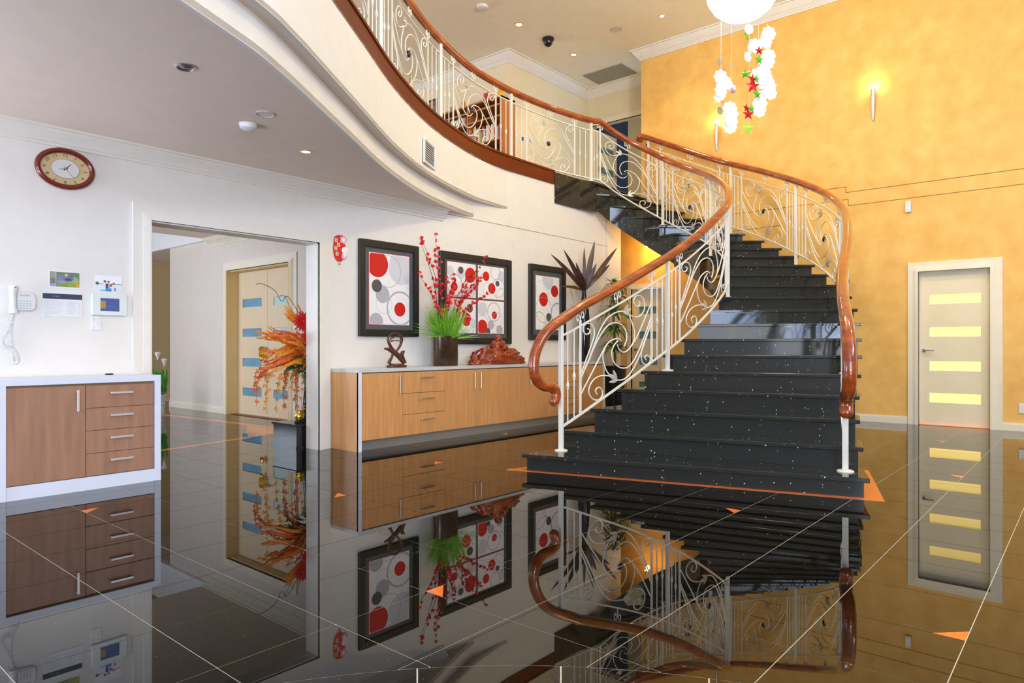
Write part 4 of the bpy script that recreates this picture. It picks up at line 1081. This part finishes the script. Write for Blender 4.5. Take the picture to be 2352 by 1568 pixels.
garland('silver foil garland under the lamp with two dangling pale flakes', 1660, .05, 45, [('s', 120, 2, .022, 1.0), ('s', 160, 5, .03, .7), ('s', 175, 3, .03, .3), ('s', 250, -3, .04, .5)])
garland('white snowflake garland hanging lowest under the lamp, beside the wall sconce', 1678, -.02, 60, [('s', 150, 1, .02, .5), ('s', 205, 2, .045, .3), ('s', 225, 3, .03, 1.1), ('w', 250, -3, S1*.95, .1), ('w', 264, -1, S1, -.2), ('w', 279, 0, S1, .3), ('w', 293, -3, S1*.9, 0)])
garland('garland of red and green foil stars hanging under the lamp', 1708, -.15, 40, [('G', 97, -6, .055, .9), ('R', 131, 22, .045, .1), ('G', 152, 22, .05, .2), ('G', 183, -8, .052, -.3), ('R', 196, 8, .062, .5), ('G', 195, 17, .055, .7), ('R', 211, 8, .075, .1), ('G', 229, 18, .052, .3), ('R', 260, -6, .05, .5), ('G', 262, 5, .045, .3), ('R', 274, -2, .06, .1), ('L', 306, -3, .068, .05)])
garland('white snowflake garland under the lamp, second beyond the foil stars', 1738, -.05, 62, [('w', 72, -22, .05, .2), ('w', 110, -8, S1, .2), ('w', 118, -20, .045, .8), ('w', 135, -25, .05, .5), ('w', 175, 0, S1, -.2), ('w', 190, 4, S1, .1), ('w', 225, 6, .05, .5), ('w', 241, 3, S1, 0), ('w', 256, 1, S1, .2)])
garland('white snowflake garland under the lamp, outermost beyond the foil stars', 1768, .06, 48, [('w', 70, 3, S1, .1), ('w', 88, -4, S1, .3), ('w', 122, 2, S1, 0), ('w', 137, -1, S1, -.2), ('w', 158, -6, S1, .3), ('w', 178, -2, S1, .1), ('w', 192, 2, S1, -.3), ('w', 207, 6, S1, .2)])
# ---------------------------------------------------------------- wall sconces
for y, lab in ((2.33, 'slim conical steel wall sconce glowing upwards, the one over the white panelled door side'), (4.59, 'slim conical steel wall sconce glowing upwards, the one behind the hanging snowflakes')):
    e = thing('wall_sconce', lab, 'lamp', (XB, y, 4.15))
    obj('cone', MB().lathe([(.005, 0), (.014, .02), (.031, .44), (.026, .44), (.012, .1)], 20, (-.055, 0, 0)), STEEL, e, smooth=40)
    obj('bracket', MB().box(-.055, 0, -.008, .008, .26, .29), STEEL, e)
    obj('bulb', MB().ball((-.055, 0, .455), (.022, .022, .03), 12, 8), mat('hot_bulb', (1, .95, .8), .3, emit=(1, .85, .5), estr=40), e, smooth=60)
    light('sconce_light', 'POINT', (XB-.10, y, 4.66), 2.2, (1, .78, .35), radius=.03)
# ---------------------------------------------------------------- ceiling fittings
def downlight(x, y, z, lit, lab, r=.05):
    e = thing('downlight', lab, 'downlight', (x, y, z))
    obj('ring', MB().lathe([(r, -.001), (r*1.02, -.006), (r*.8, -.012), (r*.68, -.006), (r*.68, -.001)], 28, cap=False), STEEL if not lit else mat('steel_with_lamp_glow', (.8, .6, .4), .3, metal=.7), e, smooth=40)  # lit fittings have the lamp's warm glow painted into the ring colour
    obj('lamp', MB().lathe([(.001, -.010), (r*.45, -.008), (r*.66, -.002)], 20, cap=False), mat('lit_lamp', (1, .9, .7), .3, emit=(1, .83, .5), estr=25) if lit else mat('dark_lamp', (.25, .2, .17), .15, metal=.4), e, smooth=60)
    if lit: light('downlight_glow', 'SPOT', (x, y, z-.02), lit, (1, .80, .5), radius=.03, spot=110)
downlight(1.79, 4.04, LC, 0, 'unlit steel downlight in the low ceiling above the clock wall', .06)
downlight(3.22, 5.02, LC, 14, 'lit downlight glowing in the low ceiling before the opening', .05)
downlight(8.31, 6.95, CEZ, 45, 'small downlight in the high ceiling beside the black dome camera', .07)
downlight(9.79, 6.94, CEZ, 45, 'small downlight in the high ceiling near the grey return grille', .06)
downlight(9.53, 5.09, CEZ, 45, 'small lit downlight in the high ceiling beside the pendant lamp', .05)
downlight(7.3, .2, CEZ, 240, 'added unseen downlight in the high ceiling over the white panelled door', .05)  # unseen fitting added to warm the door
downlight(7.3, -2.0, CEZ, 240, 'added unseen downlight in the high ceiling over the end of the ochre wall', .05)  # second added fitting, out of view, warming the right side
def smoke(x, y, z, lab, r):
    e = thing('smoke_detector', lab, 'detector', (x, y, z))
    obj('base', MB().lathe([(r, 0), (r, -.012)], 28), LAMW, e); obj('dome', MB().lathe([(r*.95, -.012), (r*.9, -.03), (r*.6, -.042), (r*.3, -.045), (.001, -.045)], 28, cap=False), LAMW, e, smooth=40)
    obj('led', MB().ball((r*.5, 0, -.043), .004, 6, 4), mat('led_red', (.5, .02, .02), .3), e)
smoke(2.56, 4.74, LC, 'white smoke detector on the low ceiling', .065); smoke(7.51, 7.0, CEZ, 'white smoke detector on the high ceiling', .09)
def speaker(x, y, z, r, lab):
    e = thing('ceiling_speaker', lab, 'speaker', (x, y, z))
    obj('ring', MB().lathe([(r, -.0005), (r, -.006), (r*.9, -.008), (r*.88, -.002)], 32, cap=False), mat('speaker_grey', (.55, .52, .52), .5), e, smooth=40)
    obj('grille', MB().lathe([(.001, -.004), (r*.88, -.004)], 32, cap=False), CEIL, e)
speaker(2.52, 4.43, LC, .065, 'round flush grille in the low ceiling beside the smoke detector'); speaker(9.45, 5.87, CEZ, .10, 'round flush grille in the high ceiling')
e = thing('dome_camera', 'black dome security camera on the high ceiling', 'camera', (9.0, 6.9, CEZ))
obj('collar', MB().lathe([(.095, 0), (.10, -.03), (.085, -.045)], 28), BLACKM, e, smooth=40); obj('dome', MB().ball((0, 0, -.045), (.08, .08, .10), 24, 14), BLACKG, e, smooth=60)
e = thing('return_air_grille', 'grey slatted air grille in the high ceiling beside the cornice', 'grille', (10.65, 6.5, CEZ))
obj('grille_frame', MB().box(0, .56, 0, .02, -.012, 0).box(0, .56, .83, .85, -.012, 0).box(0, .02, .02, .83, -.012, 0).box(.54, .56, .02, .83, -.012, 0), mat('grille_grey', (.36, .35, .30), .5), e)
for k in range(14): obj('slat', MB().box(.02, .54, .03+k*.057, .03+k*.057+.05, -.008, -.003), mat('grille_grey', (.36, .35, .30), .5), e)
# vent on the curved fascia
vp = Vector((4.93, 5.38)); va = math.atan2(5.44-5.33, 5.04-4.86)
e = thing('air_vent', 'white slatted wall vent on the curved balcony face', 'vent', (4.94, 5.385, 2.955), math.atan2(.40, .72))
obj('vent_frame', MB().box(-.18, .18, -.02, 0, 0, .02).box(-.18, .18, -.02, 0, .24, .26).box(-.18, -.16, -.02, 0, .02, .24).box(.16, .18, -.02, 0, .02, .24), LAMW, e, bevel=.002)
obj('vent_back', MB().box(-.16, .16, -.006, 0, .02, .24), mat('vent_dark', (.25, .24, .23), .6), e)
for k in range(9): obj('slat', MB().add([(-.16,-.018,.028+k*.024),(.16,-.018,.028+k*.024),(.16,-.004,.046+k*.024),(-.16,-.004,.046+k*.024),(-.16,-.016,.026+k*.024),(.16,-.016,.026+k*.024),(.16,-.002,.044+k*.024),(-.16,-.002,.044+k*.024)], [(0,1,2,3),(7,6,5,4),(0,4,5,1),(2,6,7,3),(1,5,6,2),(0,3,7,4)]), LAMW, e)
# wall sensor, socket
e = thing('motion_sensor', 'small white motion sensor high on the ochre wall', 'sensor', (XB, 1.91, 2.845), -PI/2)
obj('body', MB().box(-.035, .035, -.035, 0, 0, .15), LAMW, e, bevel=.006); obj('lens', MB().box(-.022, .022, -.040, -.035, .03, .07), mat('lens_white', (.9, .9, .88), .2), e, bevel=.003)
e = thing('power_socket', 'white power socket low on the ochre wall past the door', 'socket', (XB, .665, .22), -PI/2)
obj('plate', MB().box(-.05, .05, -.01, 0, 0, .12), LAMW, e, bevel=.003); obj('switch', MB().box(-.01, .01, -.014, -.01, .05, .08), LAMW, e, bevel=.001)
e = thing('wall_thermostat', 'small grey control box on the ochre wall above the landing', 'control', (XB, 5.85, 4.42), -PI/2)
obj('body', MB().box(-.04, .04, -.02, 0, 0, .12), mat('grey_blue_plastic', (.42, .46, .50), .4), e, bevel=.003); obj('display', MB().box(-.025, .025, -.022, -.02, .06, .10), BLACKM, e)
# spot under the stair landing
e = thing('spotlight', 'small lit spotlight glowing under the stair landing', 'spotlight', (10.18, 5.73, 2.72))
obj('stem', MB().tube([(0, 0, .25), (0, 0, .04)], .008, 8), STEEL, e)
obj('housing', MB().lathe([(.03, .0), (.034, .02), (.02, .06)], 18), STEEL, e, smooth=40)
obj('lens', MB().ball((0, 0, 0), (.028, .028, .014), 14, 8), mat('hot_orange_bulb', (1, .9, .6), .3, emit=(1, .72, .3), estr=60), e, smooth=60)
light('stair_spot', 'POINT', (10.18, 5.70, 2.66), 14, (1, .55, .12), radius=.03)
# ---------------------------------------------------------------- bookcase upstairs
BW = mat('orange_pine', (.40, .13, .025), .4, color2=(.52, .19, .04), vscale=4, stretch=(4, 4, .6)); BWD = mat('dark_shelf', (.10, .035, .012), .5)
bc = thing('bookcase', 'orange wood bookcase on the upper floor behind the balcony railing', 'bookcase', (8.97, 7.59, UF), PI/2)
# local x runs along +y of the hall, local y runs towards -x (front is +y local)
BL, BD, BH = 1.62, .37, 1.68
obj('side_panel', MB().box(0, .03, 0, BD, 0, BH), BW, bc); obj('side_panel', MB().box(BL-.03, BL, 0, BD, 0, BH), BW, bc); obj('divider', MB().box(.78, .81, 0, BD-.01, 0, BH), BW, bc)
obj('back_panel', MB().box(.03, BL-.03, 0, .012, 0, BH), BWD, bc); obj('top_panel', MB().box(0, BL, 0, BD+.01, BH-.03, BH), BW, bc)
shz = [.06, .50, .95, 1.34, 1.53]
for z in shz: obj('shelf', MB().box(.03, BL-.03, .012, BD-.005, z, z+.028), BW, bc)
cols = [(.55,.03,.02),(.75,.72,.66),(.08,.12,.35),(.65,.35,.05),(.15,.30,.35),(.8,.6,.5),(.10,.35,.18),(.35,.05,.06),(.25,.45,.65),(.7,.65,.3)]
titles = ['red','cream','navy','amber','teal','pink','green','maroon','azure','straw']
rb = random.Random(11)
def to_w(x, y, z): return (8.97-y, 7.59+x, UF+z)
for row, (z, x0, x1) in enumerate(((.978, .06, .77), (.978, .84, 1.35), (.528, .06, .6), (1.368, .84, 1.2))):
    x = x0; prev = 'wooden divider'
    while x < x1:
        th = rb.uniform(.018, .042); h = rb.uniform(.19, .28) if row != 3 else rb.uniform(.11, .14); ci = rb.randrange(10); dp = rb.uniform(.14, .2)
        wx, wy, wz = to_w(x, BD-.03-dp, z)
        place = ('middle', 'middle', 'lower', 'upper')[row]
        e = thing('book', '%s %s %s book beside a %s one on the %s shelf of the bookcase' % ('tall' if h > .235 else 'short', 'thick' if th > .03 else 'slim', titles[ci], prev, place) if prev != 'wooden divider' else '%s %s book first on the %s shelf row of the bookcase, bay %s' % ('tall' if h > .235 else 'short', titles[ci], place, ('with most books', 'beyond the divider', 'near the floor', 'under top')[row]), 'book', (wx, wy, wz), PI/2, 'books in the upstairs bookcase')
        obj('cover', MB().box(0, .002, 0, dp, 0, h).box(th-.002, th, 0, dp, 0, h).box(.002, th-.002, dp-.003, dp, 0, h), mat('book_%d' % ci, cols[ci], .5), e)
        obj('pages', MB().box(.002, th-.002, .003, dp-.003, .003, h-.003), mat('page_block', (.75, .7, .58), .7), e)
        x += th+.002; prev = titles[ci]
for k, (x, s, cn, colr) in enumerate(((.16, .09, 'yellow', (.85, .45, .05)), (.36, .07, 'pink', (.8, .45, .45)), (.50, .08, 'red', (.6, .06, .05)), (.66, .06, 'white', (.8, .78, .75)), (1.05, .07, 'orange', (.8, .3, .04)), (1.35, .06, 'grey', (.4, .38, .36)))):
    wx, wy, wz = to_w(x, .2, BH)
    e = thing('soft_toy', 'small %s soft toy sitting on top of the bookcase upstairs' % cn, 'toy', (wx, wy, wz))
    m_ = mat('plush_%d' % k, colr, .9)
    obj('body', MB().ball((0, 0, s*.8), (s*.7, s*.8, s*.8), 12, 8), m_, e, smooth=60); obj('head', MB().ball((0, 0, s*1.9), s*.55, 12, 8), m_, e, smooth=60)
    obj('ear', MB().ball((0, s*.4, s*2.35), s*.2, 8, 6).ball((0, -s*.4, s*2.35), s*.2, 8, 6), m_, e, smooth=60)
e = thing('framed_picture', 'small dark framed picture on the upper wall beyond the bookcase', 'picture', (9.0, 9.85, 5.42), -PI/2)
obj('frame', MB().box(0, .27, -.025, -.003, 0, .03).box(0, .27, -.025, -.003, .33, .36).box(0, .03, -.025, -.003, .03, .33).box(.24, .27, -.025, -.003, .03, .33), BLACKM, e)
obj('print', MB().box(.03, .24, -.012, -.003, .03, .33), mat('dim_print', (.16, .08, .05), .5, color2=(.4, .3, .22), vscale=18), e)
for x, lab in ((9.37, 'square black and white switch upstairs by the bookcase'), (9.59, 'square black and white switch upstairs towards the doorway')):
    e = thing('light_switch', lab, 'switch', (x, 7.77, 4.74)); obj('plate', MB().box(-.06, .06, -.008, 0, -.06, .06), LAMW, e, bevel=.002); obj('rocker', MB().box(-.03, .03, -.012, -.008, -.035, .035), BLACKM, e)
# ---------------------------------------------------------------- foyer arrangement
pe = thing('pedestal', 'low glossy black granite pedestal behind the opening jamb', 'pedestal', (4.2, 6.42, 0))
obj('block', MB().box(-.33, .33, -.22, .22, .02, .225), BLACKG, pe); obj('top_slab', MB().box(-.345, .345, -.235, .235, .225, .245), BLACKG, pe, bevel=.003); obj('base_slab', MB().box(-.345, .345, -.235, .235, 0, .02), BLACKG, pe)
GOLD = mat('polished_gold', (.85, .52, .08), .22, metal=1.0, bump=.6, bscale=60)
fgd = thing('gold_ornament', 'small gold ornament on a dark plinth on the black pedestal', 'ornament', (4.01, 6.36, .245))
obj('plinth', MB().lathe([(.055, 0), (.058, .012), (.05, .02)], 20), BLACKM, fgd, smooth=40)
gm = blob((0, 0, .06), (.052, .04, .06), .35, 4, 3., 24, 18, .018); gm.join(blob((-.012, -.01, .105), (.024, .022, .028), .2, 4, 2., 14, 10)); obj('figure', gm, GOLD, fgd, smooth=180)
fa = thing('flower_arrangement', 'orange and red tropical flower arrangement spilling out behind the opening jamb', 'flowers', (4.20, 6.46, .245))
obj('vase', MB().lathe([(.07, 0), (.09, .03), (.075, .2), (.06, .38), (.085, .52), (.08, .53)], 24), BLACKG, fa, smooth=40)
rf = random.Random(5)
OR1 = mat('orange_petal', (.80, .17, .015), .5, color2=(.90, .40, .03), vscale=30); OR2 = mat('red_orange_petal', (.70, .07, .012), .5, color2=(.85, .2, .03), vscale=30); DGL = mat('dark_green_leaf', (.02, .085, .02), .35, color2=(.06, .20, .03), vscale=8); RG = mat('red_gerbera', (.66, .01, .012), .45); YG = mat('yellow_green_leaf', (.35, .50, .06), .45)
for k in range(14):
    a = rf.uniform(PI*.85, PI*1.5) if k < 10 else rf.uniform(0, 2*PI); m = MB(); L_k = rf.uniform(.24, .40)
    m.leaf((0, -.08, .55), (L_k*math.cos(a), -.08+L_k*.7*math.sin(a), .50+rf.uniform(-.16, .20)), rf.uniform(.09, .14), (0, -.3, 1), bend=.05, seg=8, fold=.15); obj('leaf', m, YG if k == 2 else DGL, fa, smooth=180)
for k in range(46):
    a = rf.uniform(PI*.7, PI*1.35); r1 = rf.uniform(.25, .62); z1 = rf.uniform(.5, .98); tip = Vector((r1*math.cos(a), r1*.55*math.sin(a), z1)); b = Vector((rf.uniform(-.1, .02), rf.uniform(-.05, .05), rf.uniform(.6, .85)))
    m = MB().leaf(b, tip, rf.uniform(.03, .055), (0, -1, .4), bend=.05, seg=6, fold=.3)
    for t in range(3):
        d = Vector((rf.uniform(-1, .3), rf.uniform(-.6, .6), rf.uniform(-.5, .7))).normalized()*rf.uniform(.04, .08); m.leaf(tip-(tip-b)*.25*rf.random(), tip+d, .014, (0, -1, 0), bend=.006, seg=3, fold=.2)
    obj('bract', m, OR1 if k % 3 else OR2, fa)
for k in range(15):
    x = -rf.uniform(.08, .66); y0 = rf.uniform(-.15, .2); zb = rf.uniform(.08, .40); z0 = rf.uniform(.5, .62)
    cv = catmull([(x*.35, 0, z0+.05), (x*.8, y0*.6, z0), (x, y0, (z0+zb)/2+.05), (x-.01, y0, zb)], 6)
    s = obj('trailing_stem', MB().tube(cv, .0018, 4), mat('green_stem', (.12, .2, .05), .6), fa); m = MB()
    for p in cv[9::2]:
        c = p+Vector((rf.uniform(-.02, .02), rf.uniform(-.02, .02), 0))
        for t in range(5):
            aa = 2*PI*t/5+rf.random(); m.leaf(c, c+Vector((.032*math.cos(aa), -.008, .032*math.sin(aa))), .013, (0, -1, 0), bend=.002, seg=3, fold=.2)
    obj('blossom', m, OR2 if k % 2 else OR1, s)
for c, r_ in (((-.20, -.16, 1.06), .115), ((-.15, -.20, .90), .10)):
    m = MB()
    for ring, nn in ((1, 16), (.7, 14), (.45, 10)):
        for t in range(nn):
            aa = 2*PI*(t+ring)/nn; m.leaf(c, (c[0]+r_*ring*math.cos(aa), c[1]-.05*(1.1-ring), c[2]+r_*ring*math.sin(aa)), .034, (0, -1, 0), bend=.012, seg=4, fold=.25)
    m.ball((c[0], c[1]-.03, c[2]), .022, 10, 6); obj('gerbera', m, RG, fa)
for k in range(9):
    a = rf.uniform(PI*.5, PI*1.1); m = MB().leaf((-.05, 0, .95), (-.1+.25*math.cos(a), -.03, 1.10+.2*rf.random()), .03, (0, -1, 0), bend=.02, seg=5, fold=.2); obj('bract', m, OR1, fa)
obj('curly_twig', MB().tube(catmull([(-.1, 0, 1.1), (-.28, -.02, 1.32), (-.34, 0, 1.27), (-.42, 0, 1.38), (-.55, .02, 1.44), (-.62, .02, 1.43)], 6), .003, 5).tube(catmull([(-.1, 0, 1.0), (-.26, -.02, 1.22), (-.30, 0, 1.32), (-.36, 0, 1.33)], 6), .0025, 5), BR, fa)
# calla plant far in the foyer
cp = thing('potted_plant', 'white calla lilies in a pale pot standing far inside the foyer', 'plant', (4.50, 11.0, 0))
obj('pot', MB().lathe([(.06, 0), (.062, .02), (.072, .32), (.075, .34), (.066, .34), (.06, .28)], 24), mat('celadon_pot', (.50, .56, .53), .3, var=.3, vscale=20), cp, smooth=40)
m = MB()
for k in range(70):
    a = rf.uniform(0, 2*PI); r1 = rf.uniform(.04, .12); m.leaf((.03*math.cos(a), .03*math.sin(a), .30), (r1*math.cos(a), r1*math.sin(a), rf.uniform(.32, .74)), rf.uniform(.03, .05), (0, -1, .4), bend=.04, seg=5, fold=.2)
obj('foliage', m, mat('fresh_green', (.03, .22, .03), .4, color2=(.10, .42, .05), vscale=12), cp, smooth=180)
for x, z in ((-.05, .92), (.05, .82)):
    s = obj('calla_stem', MB().tube([(x*.3, 0, .3), (x, -.02, z-.08)], .006, 6), mat('fresh_green', (.03, .22, .03), .4), cp)
    obj('calla_flower', MB().lathe([(.006, -.09), (.014, -.05), (.03, -.01), (.045, .02), (.02, .035)], 14, (x, -.02, z), cap=False), WCARD, s, smooth=60)
# gold tassel on the double door
gt = thing('door_tassel', 'gold ring and tassel hanging from the lever of the foyer double door', 'decoration', (FX+.085, 9.30, .80))
m = MB(); 
for dy in (-.03, 0, .03): m.tube([(0, dy+.045*math.sin(2*PI*k/24), .16+.075*math.cos(2*PI*k/24)) for k in range(24)], .009, 6, closed=True)
obj('ring', m, GOLD, gt, smooth=60)
obj('cord', MB().tube([(0, 0, .09), (0, 0, -.13)], .004, 6), GOLD, gt); obj('charm', blob((0, 0, -.17), (.02, .05, .045), .3, 4, 2., 16, 12, -9), GOLD, gt, smooth=180); obj('knot', MB().ball((0, 0, .06), (.025, .03, .04), 10, 8), GOLD, gt, smooth=60)
